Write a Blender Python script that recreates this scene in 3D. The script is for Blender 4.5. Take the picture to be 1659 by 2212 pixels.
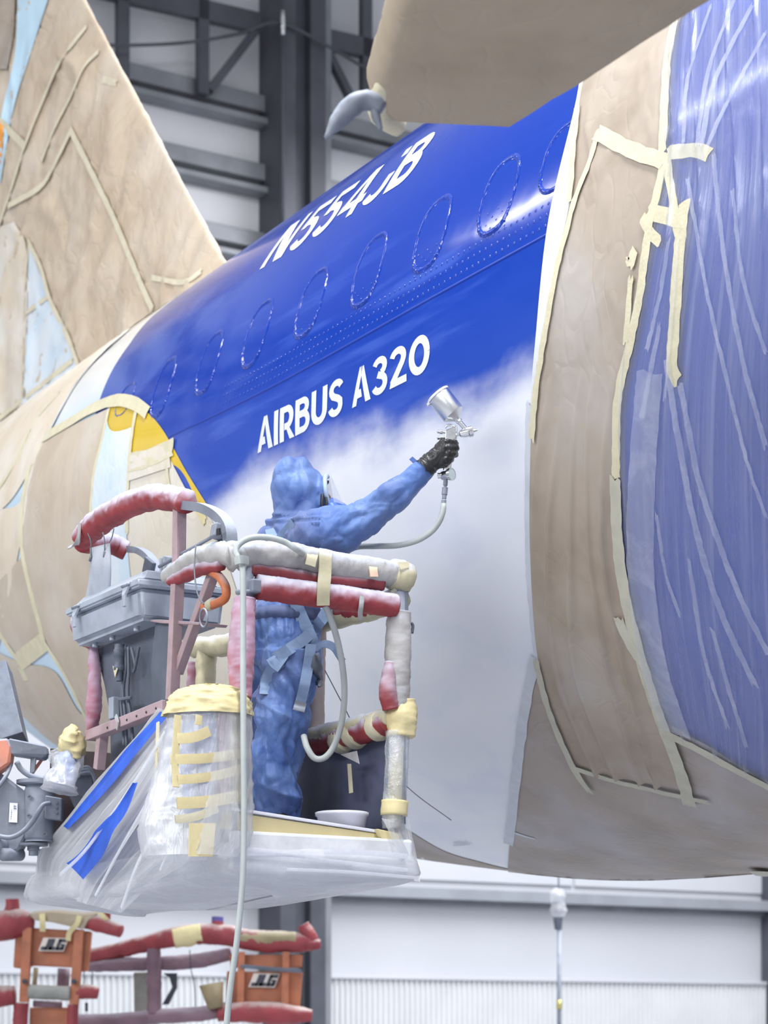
import bpy, bmesh, math, random
import numpy as np
from mathutils import Vector, Matrix, noise as mnoise

random.seed(7)
SC = bpy.context.scene
COL = SC.collection
for o in list(bpy.data.objects):
    bpy.data.objects.remove(o)

# ------------------------------------------------------------------ camera
F, CX, HY, EYE = 4700.0, 829.5, 2230.0, 1.5      # focal length (px of a 1659 wide frame), optical axis, horizon row, eye height
SA, CA = .5118, .8591                            # aircraft axis: 31 degrees left of the view axis
cam = bpy.data.cameras.new('camera')
cam.sensor_fit = 'HORIZONTAL'; cam.sensor_width = 24.0; cam.lens = F / 1659 * 24.0
cam.shift_y = (HY - 1106.0) / 1659.0
cam.clip_end = 300
cam.dof.use_dof = True; cam.dof.focus_distance = 8.4; cam.dof.aperture_fstop = 3.2
camo = bpy.data.objects.new('camera', cam); COL.objects.link(camo)
camo.location = (0, 0, EYE); camo.rotation_euler = (math.pi / 2, 0, 0)
SC.camera = camo

def W(s, u, v):      # aircraft frame (s aft, u away from camera side, v above eye) -> world
    return Vector((-SA * s + CA * u, CA * s + SA * u, v + EYE))

# ------------------------------------------------------------------ light
vs = SC.view_settings
vs.view_transform = 'Standard'; vs.look = 'None'; vs.gamma = 1.0; vs.use_curve_mapping = False
vs.exposure = .40
world = bpy.data.worlds.new('hangar_air'); SC.world = world; world.use_nodes = True
bg = world.node_tree.nodes['Background']
bg.inputs[0].default_value = (.90, .94, 1.0, 1); bg.inputs[1].default_value = .42

def lamp_row(s, u, v, length, width, power, colr=(.97, .985, 1), tilt=0.0):
    l = bpy.data.lights.new('high_bay_or_fill_lamp', 'AREA'); l.shape = 'RECTANGLE'
    l.size = width; l.size_y = length; l.energy = power; l.color = colr
    o = bpy.data.objects.new('high_bay_or_fill_lamp', l); COL.objects.link(o)
    o.location = W(s, u, v)
    o.rotation_euler = (0, tilt, math.atan2(SA, CA))
    return o
LAMPS = [
    lamp_row(1.5, 3.0, 11.5, 13, 1.2, 1600),
    lamp_row(5, 12.0, 13.0, 30, 2.0, 2300),
    lamp_row(2, -9.0, 8.0, 26, 3.0, 1900, (.97, .985, 1), -.6),  # soft fill added on the camera side to brighten the flank
    lamp_row(17, -1.0, 12.0, 7, .25, 260),
    lamp_row(17, 17.0, 12.0, 12, 1.0, 1900),  # fill added to brighten the back wall
]

cy = SC.cycles; cy.use_adaptive_sampling = True; cy.adaptive_threshold = .02
cy.max_bounces = 6; cy.diffuse_bounces = 3; cy.glossy_bounces = 3; cy.transmission_bounces = 3; cy.transparent_max_bounces = 10
cy.caustics_reflective = False; cy.caustics_refractive = False

# ------------------------------------------------------------------ helpers
def lin(r, g, b):
    f = lambda c: (c / 255 / 12.92) if c <= 10 else ((c / 255 + .055) / 1.055) ** 2.4
    return (f(r), f(g), f(b), 1)

def ray(px, py):
    return (px - CX) / F, (HY - py) / F
def pY(px, py, Y):
    x, z = ray(px, py); return Vector((x * Y, Y, z * Y + EYE))
def pU(px, py, u):
    x, z = ray(px, py); return pY(px, py, u / (CA * x + SA))
def pS(px, py, s):
    x, z = ray(px, py); return pY(px, py, s / (-SA * x + CA))
def pV(px, py, v):
    x, z = ray(px, py); return pY(px, py, v / z)

def link(name, me, m, parent=None, smooth=True, uv=None):
    o = bpy.data.objects.new(name, me); COL.objects.link(o)
    if m is not None and not me.materials:
        me.materials.append(m)
    if parent is not None:
        o.parent = parent
        o.matrix_parent_inverse = Matrix.Identity(4)
        if parent.get('_w') is not None:
            pass
        inv = world_of(parent).inverted()
        o.matrix_basis = inv
    if smooth:
        me.shade_smooth()
    return o
def world_of(o):
    m = o.matrix_basis.copy()
    while o.parent is not None:
        o = o.parent; m = o.matrix_basis @ m
    return m

def thing(name, loc, label=None, cat=None, group=None):
    o = bpy.data.objects.new(name, None); COL.objects.link(o); o.location = loc; o.empty_display_size = .1
    o.matrix_basis = Matrix.Translation(loc)
    tag(o, label, cat, group)
    return o
def tag(o, label=None, cat=None, group=None, kind=None):
    if label: o['label'] = label
    if cat: o['category'] = cat
    if group: o['group'] = group
    if kind: o['kind'] = kind
    return o

def mesh(name, V, Fc):
    me = bpy.data.meshes.new(name); me.from_pydata([tuple(v) for v in V], [], Fc); me.update(); return me

def grid_mesh(name, P, closed=False, uvs=None):
    """P: (n, m, 3) array of points -> quad sheet (closed joins the last column to the first)"""
    n, m = P.shape[:2]
    mm = m if closed else m - 1
    fs = [(i * m + j, i * m + (j + 1) % m, (i + 1) * m + (j + 1) % m, (i + 1) * m + j) for i in range(n - 1) for j in range(mm)]
    me = bpy.data.meshes.new(name)
    me.from_pydata(P.reshape(-1, 3).tolist(), [], fs)
    if uvs is not None:
        lay = me.uv_layers.new(name='UVMap')
        idx = np.empty(len(me.loops), dtype=np.int32); me.loops.foreach_get('vertex_index', idx)
        lay.data.foreach_set('uv', uvs.reshape(-1, 2)[idx].astype(np.float32).ravel())
    me.update(); return me

def resample(poly, n):
    p = np.array(poly, float)
    if len(p) > 2:      # Catmull-Rom densify
        q = []
        ext = np.vstack([2 * p[0] - p[1], p, 2 * p[-1] - p[-2]])
        for i in range(1, len(ext) - 2):
            for t in np.linspace(0, 1, 12, endpoint=False):
                a, b, c, d = ext[i - 1], ext[i], ext[i + 1], ext[i + 2]
                q.append(.5 * (2 * b + (c - a) * t + (2 * a - 5 * b + 4 * c - d) * t * t + (3 * b - a - 3 * c + d) * t ** 3))
        q.append(p[-1]); p = np.array(q)
    L = np.concatenate([[0], np.cumsum(np.linalg.norm(np.diff(p, axis=0), axis=1))])
    t = np.linspace(0, L[-1], n)
    return np.stack([np.interp(t, L, p[:, k]) for k in range(p.shape[1])], 1)
def resample_lin(poly, n):
    p = np.array(poly, float)
    L = np.concatenate([[0], np.cumsum(np.linalg.norm(np.diff(p, axis=0), axis=1))])
    t = np.linspace(0, L[-1], n)
    return np.stack([np.interp(t, L, p[:, k]) for k in range(p.shape[1])], 1)

def frames(pts):
    T = np.gradient(pts, axis=0); T /= np.linalg.norm(T, axis=1)[:, None] + 1e-12
    up = np.array([0, 0, 1.0]) if abs(T[0][2]) < .9 else np.array([1.0, 0, 0])
    N = np.zeros_like(T)
    n = up - T[0] * up.dot(T[0]); N[0] = n / np.linalg.norm(n)
    for i in range(1, len(T)):
        n = N[i - 1] - T[i] * N[i - 1].dot(T[i]); N[i] = n / np.linalg.norm(n)
    return T, N, np.cross(T, N)

def tube_mesh(name, pts, rad, seg=16, rough=0.0, freq=30.0, caps=True, smooth=None, sx=1.0, seed=0):
    """pts: list of points (resampled smoothly when smooth=n), rad: number or list; rough: wrapped-tape unevenness in metres"""
    pts = np.array([tuple(p) for p in pts], float)
    r = np.full(len(pts), rad, float) if np.isscalar(rad) else np.array(rad, float)
    if smooth:
        A = resample(np.hstack([pts, r[:, None]]), smooth); pts, r = A[:, :3], A[:, 3]
    T, N, B = frames(pts)
    a = np.linspace(0, 2 * np.pi, seg, endpoint=False)
    R = np.repeat(r[:, None], seg, 1)
    if rough:
        L = np.concatenate([[0], np.cumsum(np.linalg.norm(np.diff(pts, axis=0), axis=1))])
        for i in range(len(pts)):
            for j in range(seg):
                # spiral-wrapped layers: saw-tooth steps along the length that lean with the angle, plus lumps
                w = (L[i] * freq / 6 + a[j] / 6.283 * .6 + mnoise.noise(Vector((L[i] * 7, math.cos(a[j]), seed))) * .5) % 1.0
                lump = mnoise.noise(Vector((L[i] * freq, math.cos(a[j]) * 1.7 + seed, math.sin(a[j]) * 1.7)))
                crin = abs(mnoise.noise(Vector((L[i] * freq * 2.3, math.cos(a[j]) * 3 + seed, math.sin(a[j]) * 3 + 9))))
                R[i, j] += rough * (.5 * w + .9 * lump - .8 * crin)
    P = pts[:, None] + R[..., None] * (N[:, None] * np.cos(a)[None, :, None] * sx + B[:, None] * np.sin(a)[None, :, None])
    V = P.reshape(-1, 3).tolist(); n = len(pts)
    fs = [(i * seg + j, i * seg + (j + 1) % seg, (i + 1) * seg + (j + 1) % seg, (i + 1) * seg + j) for i in range(n - 1) for j in range(seg)]
    if caps:
        V.append(tuple(pts[0] - T[0] * 0)); V.append(tuple(pts[-1]))
        c0, c1 = len(V) - 2, len(V) - 1
        for j in range(seg):
            fs.append((c0, (j + 1) % seg, j)); fs.append((c1, (n - 1) * seg + j, (n - 1) * seg + (j + 1) % seg))
    return mesh(name, V, fs)
def tube(name, pts, rad, m, parent=None, **k):
    return link(name, tube_mesh(name, pts, rad, **k), m, parent)

def box_bm(bm, c, size, M=None, bev=0.0):
    g = bmesh.ops.create_cube(bm, size=1.0)
    vs_ = g['verts']
    for v in vs_:
        v.co = Vector((v.co.x * size[0], v.co.y * size[1], v.co.z * size[2]))
    if bev:
        es = list({e for v in vs_ for e in v.link_edges})
        r = bmesh.ops.bevel(bm, geom=es, offset=bev, segments=2, affect='EDGES', profile=.5)
        vs_ = list({v for f in r['faces'] for v in f.verts} | {v for v in vs_ if v.is_valid})
        # collect all verts of this island
        seen = set(vs_); st = list(vs_)
        while st:
            v = st.pop()
            for e in v.link_edges:
                w = e.other_vert(v)
                if w not in seen: seen.add(w); st.append(w)
        vs_ = list(seen)
    for v in vs_:
        p = v.co
        if M is not None: p = M @ p
        v.co = p + Vector(c)
    return vs_
def bm_obj(name, bm, m, parent=None, smooth=False):
    me = bpy.data.meshes.new(name); bm.normal_update(); bm.to_mesh(me); bm.free()
    return link(name, me, m, parent, smooth)
AX = Matrix(((CA, -SA, 0), (SA, CA, 0), (0, 0, 1)))    # columns: n (u), d (s), z ; local x=u, y=s
def box(name, c, size, m, parent=None, M=None, bev=0.004):
    bm = bmesh.new(); box_bm(bm, c, size, M, bev); return bm_obj(name, bm, m, parent)
def beam(name, p0, p1, w, h, m, parent=None, up=(0, 0, 1), bev=.003):
    p0, p1 = Vector(p0), Vector(p1); t = (p1 - p0); L = t.length; t.normalize()
    up = Vector(up)
    if abs(t.dot(up)) > .95: up = Vector((CA, SA, 0))
    x = t.cross(up).normalized(); z = x.cross(t).normalized()
    M = Matrix((x, t, z)).transposed()
    return box(name, (p0 + p1) / 2, (w, L, h), m, parent, M, bev)

def lathe_mesh(name, p0, axis, prof, seg=24):
    """prof: list of (distance along axis, radius)"""
    p0 = Vector(p0); t = Vector(axis).normalized()
    a = t.orthogonal().normalized(); b = t.cross(a)
    P = np.zeros((len(prof), seg, 3))
    for i, (l, r) in enumerate(prof):
        for j in range(seg):
            an = 2 * math.pi * j / seg
            P[i, j] = p0 + t * l + (a * math.cos(an) + b * math.sin(an)) * r
    return grid_mesh(name, P, closed=True)
def lathe(name, p0, axis, prof, m, parent=None, seg=24, smooth=True):
    o = link(name, lathe_mesh(name, p0, axis, prof, seg), m, parent, smooth)
    return o
def sharp(o, ang=35):
    try:
        o.data.shade_smooth(); o.data.set_sharp_from_angle(angle=math.radians(ang))
    except Exception:
        pass
    return o
def prism(name, poly, vec, m, parent=None, bev=0):
    """poly: 3D points of a face, extruded by vec"""
    bm = bmesh.new(); vec = Vector(vec)
    a = [bm.verts.new(Vector(p)) for p in poly]; f = bm.faces.new(a)
    r = bmesh.ops.extrude_face_region(bm, geom=[f])
    for v in [g for g in r['geom'] if isinstance(g, bmesh.types.BMVert)]: v.co += vec
    bmesh.ops.recalc_face_normals(bm, faces=bm.faces)
    if bev: bmesh.ops.bevel(bm, geom=list(bm.edges), offset=bev, segments=1, affect='EDGES')
    return bm_obj(name, bm, m, parent)
def fbm(p, o=3):
    return mnoise.fractal(Vector(p), 1.0, 2.0, o)
def crumple(x, y, z, k=1.0):
    """creased-paper height, about -1..1"""
    p = Vector((x, y, z)) * k
    p = p + Vector((mnoise.noise(p * 1.3), mnoise.noise(p * 1.3 + Vector((5, 0, 0))), 0)) * .6
    r = 1 - abs(mnoise.noise(p)) * 2
    q = 1 - abs(mnoise.noise(p * 2.1 + Vector((3.1, 1.7, 0)))) * 2
    return r * r * r * .7 + q * .35

# ------------------------------------------------------------------ materials
class NT:
    def __init__(s, name):
        s.m = bpy.data.materials.new(name); s.m.use_nodes = True
        s.t = s.m.node_tree; s.b = s.t.nodes['Principled BSDF']; s.out = s.t.nodes['Material Output']
        s.tc = None
    def n(s, typ, **k):
        nd = s.t.nodes.new(typ)
        for a, v in k.items():
            if a.startswith('i_'):
                nd.inputs[a[2:].replace('_', ' ')].default_value = v
            else: setattr(nd, a, v)
        return nd
    def l(s, a, b): s.t.links.new(a, b)
    def co(s, which='Object', scale=(1, 1, 1), rot=(0, 0, 0)):
        if s.tc is None: s.tc = s.n('ShaderNodeTexCoord')
        mp = s.n('ShaderNodeMapping'); mp.inputs['Scale'].default_value = scale; mp.inputs['Rotation'].default_value = rot
        s.l(s.tc.outputs[which], mp.inputs[0]); return mp.outputs[0]
    def noise(s, vec, scale, detail=4, rough=.55, dist=0.0):
        nd = s.n('ShaderNodeTexNoise'); nd.inputs['Scale'].default_value = scale; nd.inputs['Detail'].default_value = detail
        nd.inputs['Roughness'].default_value = rough; nd.inputs['Distortion'].default_value = dist
        s.l(vec, nd.inputs['Vector']); return nd.outputs['Fac']
    def ramp(s, fac, stops):
        nd = s.n('ShaderNodeValToRGB'); el = nd.color_ramp.elements
        while len(el) < len(stops): el.new(.5)
        for e, (p, c) in zip(el, stops):
            e.position = p; e.color = c if len(c) == 4 else (*c, 1)
        s.l(fac, nd.inputs[0]); return nd.outputs[0]
    def step(s, fac, lo, hi):
        nd = s.n('ShaderNodeMapRange'); nd.interpolation_type = 'SMOOTHSTEP'
        nd.inputs['From Min'].default_value = lo; nd.inputs['From Max'].default_value = hi
        s.l(fac, nd.inputs['Value']); return nd.outputs[0]
    def mix(s, fac, a, b, mode='MIX'):
        nd = s.n('ShaderNodeMix', data_type='RGBA', blend_type=mode)
        for sock, v in ((nd.inputs[0], fac), (nd.inputs[6], a), (nd.inputs[7], b)):
            if hasattr(v, 'links') or isinstance(v, bpy.types.NodeSocket): s.l(v, sock)
            else: sock.default_value = v
        return nd.outputs[2]
    def math(s, op, a, b=0.0, c=0.0, clamp=False):
        nd = s.n('ShaderNodeMath', operation=op); nd.use_clamp = clamp
        for i, v in enumerate((a, b, c)):
            if isinstance(v, bpy.types.NodeSocket): s.l(v, nd.inputs[i])
            else: nd.inputs[i].default_value = v
        return nd.outputs[0]
    def attr(s, name):
        nd = s.n('ShaderNodeAttribute'); nd.attribute_name = name; return nd.outputs['Fac']
    def bump(s, h, strength, dist=.01, nrm=None):
        nd = s.n('ShaderNodeBump'); nd.inputs['Strength'].default_value = strength; nd.inputs['Distance'].default_value = dist
        s.l(h, nd.inputs['Height'])
        if nrm is not None: s.l(nrm, nd.inputs['Normal'])
        return nd.outputs[0]
    def set(s, **k):
        for a, v in k.items():
            sock = s.b.inputs[a.replace('_', ' ')]
            if isinstance(v, bpy.types.NodeSocket): s.l(v, sock)
            else: sock.default_value = v
        return s

def plain(name, c, rough=.5, metal=0.0, vary=.12, nscale=9.0, bump=.12, bscale=60, coat=0.0):
    t = NT(name); co = t.co()
    f = t.noise(co, nscale, 5)
    d = tuple(x * (1 - vary) for x in c[:3]) + (1,); e = tuple(min(1, x * (1 + vary)) for x in c[:3]) + (1,)
    t.set(Base_Color=t.mix(t.step(f, .3, .7), d, e), Roughness=rough, Metallic=metal, Coat_Weight=coat)
    if bump: t.set(Normal=t.bump(t.noise(co, bscale, 3), bump, .004))
    return t.m

def paper(name, c, c2=None, blot=(.80, .78, .75, 1), amt=.35, bumpk=.5, streak=None):
    """masking paper: crinkled, with soft patches of pale overspray"""
    t = NT(name); co = t.co()
    f = t.noise(co, 1.7, 4, .5)
    c2 = c2 or tuple(x * .88 for x in c[:3]) + (1,)
    base = t.mix(t.step(t.noise(co, 3.1, 3), .35, .7), c, c2)
    over = t.math('MULTIPLY', t.step(f, .42, .68), amt)
    base = t.mix(over, base, blot)
    t.set(Base_Color=base, Roughness=.62, Specular_IOR_Level=.35)
    wr = t.n('ShaderNodeTexVoronoi', feature='DISTANCE_TO_EDGE'); wr.inputs['Scale'].default_value = 5.0
    mp = t.co('Object', (1, 1, .6)); warp = t.n('ShaderNodeTexNoise'); warp.inputs['Scale'].default_value = 2.5
    t.l(mp, warp.inputs['Vector'])
    av = t.n('ShaderNodeVectorMath', operation='ADD'); t.l(mp, av.inputs[0]); t.l(warp.outputs['Color'], av.inputs[1]); t.l(av.outputs[0], wr.inputs['Vector'])
    h = t.math('ADD', t.math('MULTIPLY', t.math('MINIMUM', wr.outputs['Distance'], .12), 2.0), t.math('MULTIPLY', t.noise(co, 22, 4), .25))
    t.set(Normal=t.bump(h, bumpk, .02))
    return t.m

def dusted(name, c, dust=(.80, .82, .88, 1), lo=-.1, hi=.75, amt=.9, rough=.6, nscale=14, bump=.3, metal=0.0, nz=.8):
    """painted or taped surface carrying pale overspray that settled on its upward side"""
    t = NT(name); co = t.co()
    g = t.n('ShaderNodeNewGeometry'); sx = t.n('ShaderNodeSeparateXYZ'); t.l(g.outputs['Normal'], sx.inputs[0])
    nz_ = t.math('ADD', sx.outputs['Z'], t.math('MULTIPLY', t.math('SUBTRACT', t.noise(co, nscale, 5, .6), .5), nz))
    f = t.math('MULTIPLY', t.step(nz_, lo, hi), amt)
    v = t.mix(t.step(t.noise(co, 7, 4), .35, .7), c, tuple(x * .75 for x in c[:3]) + (1,))
    t.set(Base_Color=t.mix(f, v, dust), Roughness=rough, Metallic=metal)
    if bump: t.set(Normal=t.bump(t.noise(co, 45, 5, .65), bump, .006))
    return t.m

def film(name, tint=(.86, .90, .97, 1), opac=.30, streak=(1, 1, 1), sscale=6, gl=.16, lo=.45, hi=.75, top=.55, brough=.12, bstr=.6, coord='Object'):
    """thin clear plastic sheet: see-through, milky along its folds, shiny"""
    t = NT(name); t.t.nodes.remove(t.b)
    co = t.co(coord, streak)
    f = t.noise(co, sscale, 5, .6, .6)
    fac = t.math('ADD', t.math('MULTIPLY', t.step(f, lo, hi), top - opac), opac, clamp=True)
    bmp = t.bump(t.noise(co, sscale * 1.6, 5, .6, .8), bstr, .03)
    tr = t.n('ShaderNodeBsdfTransparent'); tr.inputs[0].default_value = (.97, .98, 1, 1)
    df = t.n('ShaderNodeBsdfDiffuse'); df.inputs[0].default_value = tint; t.l(bmp, df.inputs['Normal'])
    tl = t.n('ShaderNodeBsdfTranslucent'); tl.inputs[0].default_value = tint; t.l(bmp, tl.inputs['Normal'])
    m0 = t.n('ShaderNodeMixShader'); m0.inputs[0].default_value = .4; t.l(df.outputs[0], m0.inputs[1]); t.l(tl.outputs[0], m0.inputs[2])
    gs = t.n('ShaderNodeBsdfGlossy'); gs.inputs['Roughness'].default_value = brough; t.l(bmp, gs.inputs['Normal'])
    m1 = t.n('ShaderNodeMixShader'); t.l(fac, m1.inputs[0]); t.l(tr.outputs[0], m1.inputs[1]); t.l(m0.outputs[0], m1.inputs[2])
    fr = t.n('ShaderNodeLayerWeight'); fr.inputs[0].default_value = .5; t.l(bmp, fr.inputs['Normal'])
    gf = t.math('ADD', t.math('MULTIPLY', t.math('POWER', fr.outputs['Facing'], 4.0), .35), .03 + gl * .25, clamp=True)
    m2 = t.n('ShaderNodeMixShader'); t.l(gf, m2.inputs[0]); t.l(m1.outputs[0], m2.inputs[1]); t.l(gs.outputs[0], m2.inputs[2])
    t.l(m2.outputs[0], t.out.inputs['Surface'])
    return t.m

M = {}
M['tan'] = paper('tan_paper', lin(176, 163, 149), lin(162, 147, 131), lin(190, 185, 182), .65, .2)
M['tan_fin'] = paper('fin_paper', lin(206, 189, 166), lin(192, 173, 150), lin(218, 208, 196), .4, .6)
M['tan_grey'] = paper('grey_tan_paper', lin(172, 160, 150), lin(158, 148, 140), lin(188, 186, 192), .55, .35)
M['tan_dark'] = paper('wing_paper', lin(176, 160, 138), lin(166, 150, 128), lin(180, 166, 148), .3, .3)
M['cream'] = paper('cream_paper', lin(222, 212, 194), lin(216, 206, 188), lin(226, 222, 214), .5, .25)
M['white_paper'] = paper('white_paper', lin(222, 226, 236), lin(214, 220, 232), lin(240, 240, 244), .4, .2)
M['pale_blue'] = paper('pale_blue_paper', lin(218, 226, 232), lin(196, 216, 232), lin(232, 232, 232), .5, .2)
M['tape'] = plain('masking_tape', lin(214, 206, 176), .6, 0, .06, 14, .35, 70)
M['tape_grey'] = plain('dusted_tape', lin(190, 187, 170), .6, 0, .06, 14, .35, 70)
M['tape_yel'] = plain('yellow_tape', lin(220, 205, 156), .55, 0, .07, 9, .5, 26)
M['tape_white'] = plain('sprayed_tape', lin(206, 210, 218), .6, 0, .05, 14, .3, 70)
M['yellow'] = plain('yellow_paint', lin(228, 192, 20), .3, 0, .04, 3, .0, coat=.4)
M['letter'] = plain('white_lettering', lin(226, 228, 236), .35, 0, .03, 3, 0)
M['red'] = dusted('red_padding', lin(160, 62, 66), lin(200, 200, 216), -.45, .75, .95, .6, 8, .3, nz=.5)
M['red_low'] = dusted('red_padding_less_dust', lin(140, 58, 64), lin(190, 186, 200), .0, 1.0, .8, .6, 8, .3, nz=.5)
M['pink'] = dusted('dusted_pink_padding', lin(188, 108, 122), lin(200, 184, 206), -.6, .5, .8)
M['greywrap'] = dusted('pale_padding', lin(184, 181, 178), lin(194, 199, 213), -.1, .8, .9, .6, 10, .35)
M['creamwrap'] = dusted('cream_padding', lin(208, 200, 166), lin(206, 210, 222), .1, .9, .9)
M['steel'] = dusted('grey_steel', lin(132, 138, 150), lin(176, 184, 200), .0, .8, .85, .5, 20, .15)
M['steel_dark'] = dusted('dark_grey_steel', lin(98, 105, 118), lin(140, 148, 164), .1, .9, .8, .5, 20, .12)
M['box_grey'] = dusted('control_box_grey', lin(172, 180, 192), lin(190, 198, 210), -.1, .8, .85, .45, 20, .1)
M['pinksteel'] = dusted('pink_dusted_steel', lin(186, 160, 164), lin(186, 188, 204), .1, .9, .9, .5, 18, .12)
M['orange'] = dusted('orange_steel', lin(206, 118, 72), lin(204, 196, 200), .3, 1.0, .7, .5, 10, .1)
M['black'] = plain('black_rubber', (.02, .02, .022, 1), .4, 0, .2)
M['hose'] = plain('pale_hose', lin(178, 184, 182), .45, 0, .1, 5, .15, 40)
M['wire'] = plain('thin_wire', lin(110, 116, 124), .5, 0, .1, 5, 0)
M['white_pl'] = plain('white_plastic', lin(226, 226, 236), .4, 0, .05)
M['chrome'] = plain('polished_metal', (.75, .76, .78, 1), .18, 1.0, .06, 30, .05, 50)
M['alu'] = plain('brushed_aluminium', (.72, .73, .75, 1), .32, 1.0, .08, 4, .08, 120)
M['film'] = film('clear_film', opac=.30, top=.85, sscale=7)
M['film_fus'] = film('fuselage_film', (.86, .90, 1.0, 1), .27, (1.6, 26, 1), 1.0, .10, .42, .80, .50, .16, .30, coord='UV')
M['film_fold'] = film('film_fold', (.90, .93, 1.0, 1), .26, (1, 1, 1), 6, .05, .4, .7, .45, .3, .2)
# ------------------------------------------------------------------ the hangar
floor = box('floor', (0, 20, -.1), (90, 90, .2), plain('concrete', lin(164, 166, 172), .35, 0, .08, .6, .05), None, None, 0)
tag(floor, kind='structure')
S_W = 26.0
m_up = plain('upper_wall_sheet', lin(214, 215, 220), .6, 0, .05, .5, .1, 6)
m_lo = plain('lower_wall_sheet', lin(196, 198, 205), .55, 0, .03, .5, .05, 6)
m_col = plain('dark_column_steel', lin(74, 76, 86), .5, 0, .15, 2, .1, 12)
m_gal = plain('galvanised_girt', lin(132, 135, 142), .45, .2, .15, 2, .1, 12)
m_gal2 = plain('pale_girt', lin(150, 154, 162), .5, .1, .08, 2, .1, 12)
m_cor = plain('white_corrugated', lin(214, 216, 219), .5, 0, .03, 2, 0)
wall = box('wall_back', W(S_W + .15, 16, 12.0 - EYE), (70, .3, 24), m_lo, None, AX, 0)
tag(wall, kind='structure')
def wp(px, py, off=0.0):          # a point on (or in front of) the back wall
    return pS(px, py, S_W - off)
def wu(px, py=2230, off=0.0):
    p = wp(px, py, off); return p.x * CA + p.y * SA
def wv(px, py, off=0.0):
    return wp(px, py, off).z - EYE
def wbox(name, u0, u1, v0, v1, depth, m, s0=S_W, bev=.01):
    return box(name, W(s0 - depth / 2, (u0 + u1) / 2, (v0 + v1) / 2), (u1 - u0, depth, v1 - v0), m, wall, AX, bev)
# upper sheets, one per girt bay
girts = [wv(570, 240), wv(573, 388), wv(548, 530), wv(560, 700), wv(560, 1000)]
levels = [wv(1205, 1946) + .2] + sorted(girts) + [18.2, 22.0]
ulist = [-4, 4, 9.2, wu(617), 18.7, 23.5, 30, 38]
for a, b in zip(levels[:-1], levels[1:]):
    for c, d in zip(ulist[:-1], ulist[1:]):
        wbox('wall_panel', c + .02, d - .02, a + .02, b - .02, .04, m_up if a > 4 else m_lo)
for v in girts:
    for c, d in ((-4, wu(560)), (wu(672), 38)):
        wbox('girt', c, d, v - .11, v + .11, .22, m_gal)
        wbox('girt_flange', c, d, v - .30, v - .22, .30, m_gal)
# low rail and the corrugated wainscot below it
vr = wv(1205, 1946)
wbox('rail', 3, 30, vr - .06, vr + .10, .30, m_gal2)
wbox('rail_lip', 3, 30, vr - .13, vr - .06, .12, m_gal)
vc_ = wv(1205, 2122)
n = 300; us = np.linspace(3, 29, n * 4 + 1); prof = np.array([0, 1, 1, 0] * n + [0]) * .045
P = np.zeros((2, len(us), 3))
for i, u in enumerate(us):
    for k, v in enumerate((-1.45, vc_)):
        P[k, i] = W(S_W - .10 - prof[i], u, v)
link('corrugated_sheet', grid_mesh('corrugated_sheet', P), m_cor, wall, False)
wbox('sheet_cap', 3, 29, vc_, vc_ + .05, .17, m_lo)
# columns (rolled sections: two flanges and a web) with truss members between
def column(u0, u1, name='column'):
    w = u1 - u0
    o = wbox(name, u0, u0 + w * .26, -1.5, 22, .62, m_col, S_W - .04)
    wbox('column_web', u0 + w * .26, u0 + w * .52, -1.5, 22, .46, m_col, S_W - .04)
    wbox('column_flange', u0 + w * .52, u0 + w * .78, -1.5, 22, .60, m_col, S_W - .04)
    wbox('column_edge', u0 + w * .78, u1, -1.5, 22, .40, m_gal, S_W - .04)
column(wu(556), wu(682))
column(wu(1641), wu(1641) + .9)
def member(x0, y0, x1, y1, w, name='brace', off=.35, m=None):
    beam(name, wp(x0, y0, off), wp(x1, y1, off), w, .12, m or m_col, wall, (SA, -CA, 0))
member(265, -420, 264, 165, .16, 'truss_post'); member(437, -420, 437, 205, .15, 'truss_post'); member(789, -420, 790, 230, .15, 'truss_post')
member(80, -420, 80, 120, .16, 'truss_post'); member(980, -420, 980, 280, .15, 'truss_post')
member(556, 62, 452, 196, .10); member(678, 55, 762, 222, .10)
member(-500, -192, 560, 52, .26, 'truss_chord'); member(680, 80, 1700, 312, .26, 'truss_chord')
member(-500, -520, 560, -290, .26, 'truss_chord'); member(680, -262, 1700, -40, .26, 'truss_chord')
tube('wall_cable', [wp(180, 95, .7), wp(265, 98, .7), wp(400, 92, .7), wp(520, 72, .7), wp(600, 50, .7), wp(700, 95, .7), wp(860, 190, .7)], .022, m_col, wall, smooth=40, seg=8)
tube('vertical_pipe', [wp(611, -20, .75), wp(611, 560, .75)], .022, m_col, wall, seg=12)
tube('pipe_highlight', [wp(611, 24, .75), wp(611, 76, .75)], .032, M['chrome'], wall, seg=12)  # short chrome sleeve added to stand for the highlight on the pipe
# ------------------------------------------------------------------ the aircraft
UC = 6.71
_sn = np.array([0, 6., 7.5, 9, 10.5, 12, 13.5, 15, 17, 20, 22.5])
_vt = np.array([4.78, 4.78, 4.78, 4.77, 4.77, 4.78, 4.81, 4.84, 4.88, 4.9, 4.8])
_vb = np.array([.76, .76, .76, .77, .97, 1.20, 1.50, 1.92, 3.0, 4.0, 4.5])
_aa = np.array([2, 2, 2, 1.98, 1.91, 1.8, 1.66, 1.46, 1.05, .55, .12])
_xs = np.linspace(-6, 24, 1501)
_k = np.exp(-np.linspace(-2, 2, 101) ** 2); _k /= _k.sum()
def _sm(y):
    return np.convolve(np.pad(np.interp(_xs, _sn, y), 50, mode='edge'), _k, 'valid')
_VT, _VB, _AA = _sm(_vt), _sm(_vb), _sm(_aa)
def sect(s):
    t, b, a = np.interp(s, _xs, _VT), np.interp(s, _xs, _VB), np.interp(s, _xs, _AA)
    return a, (t - b) / 2, (t + b) / 2
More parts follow.
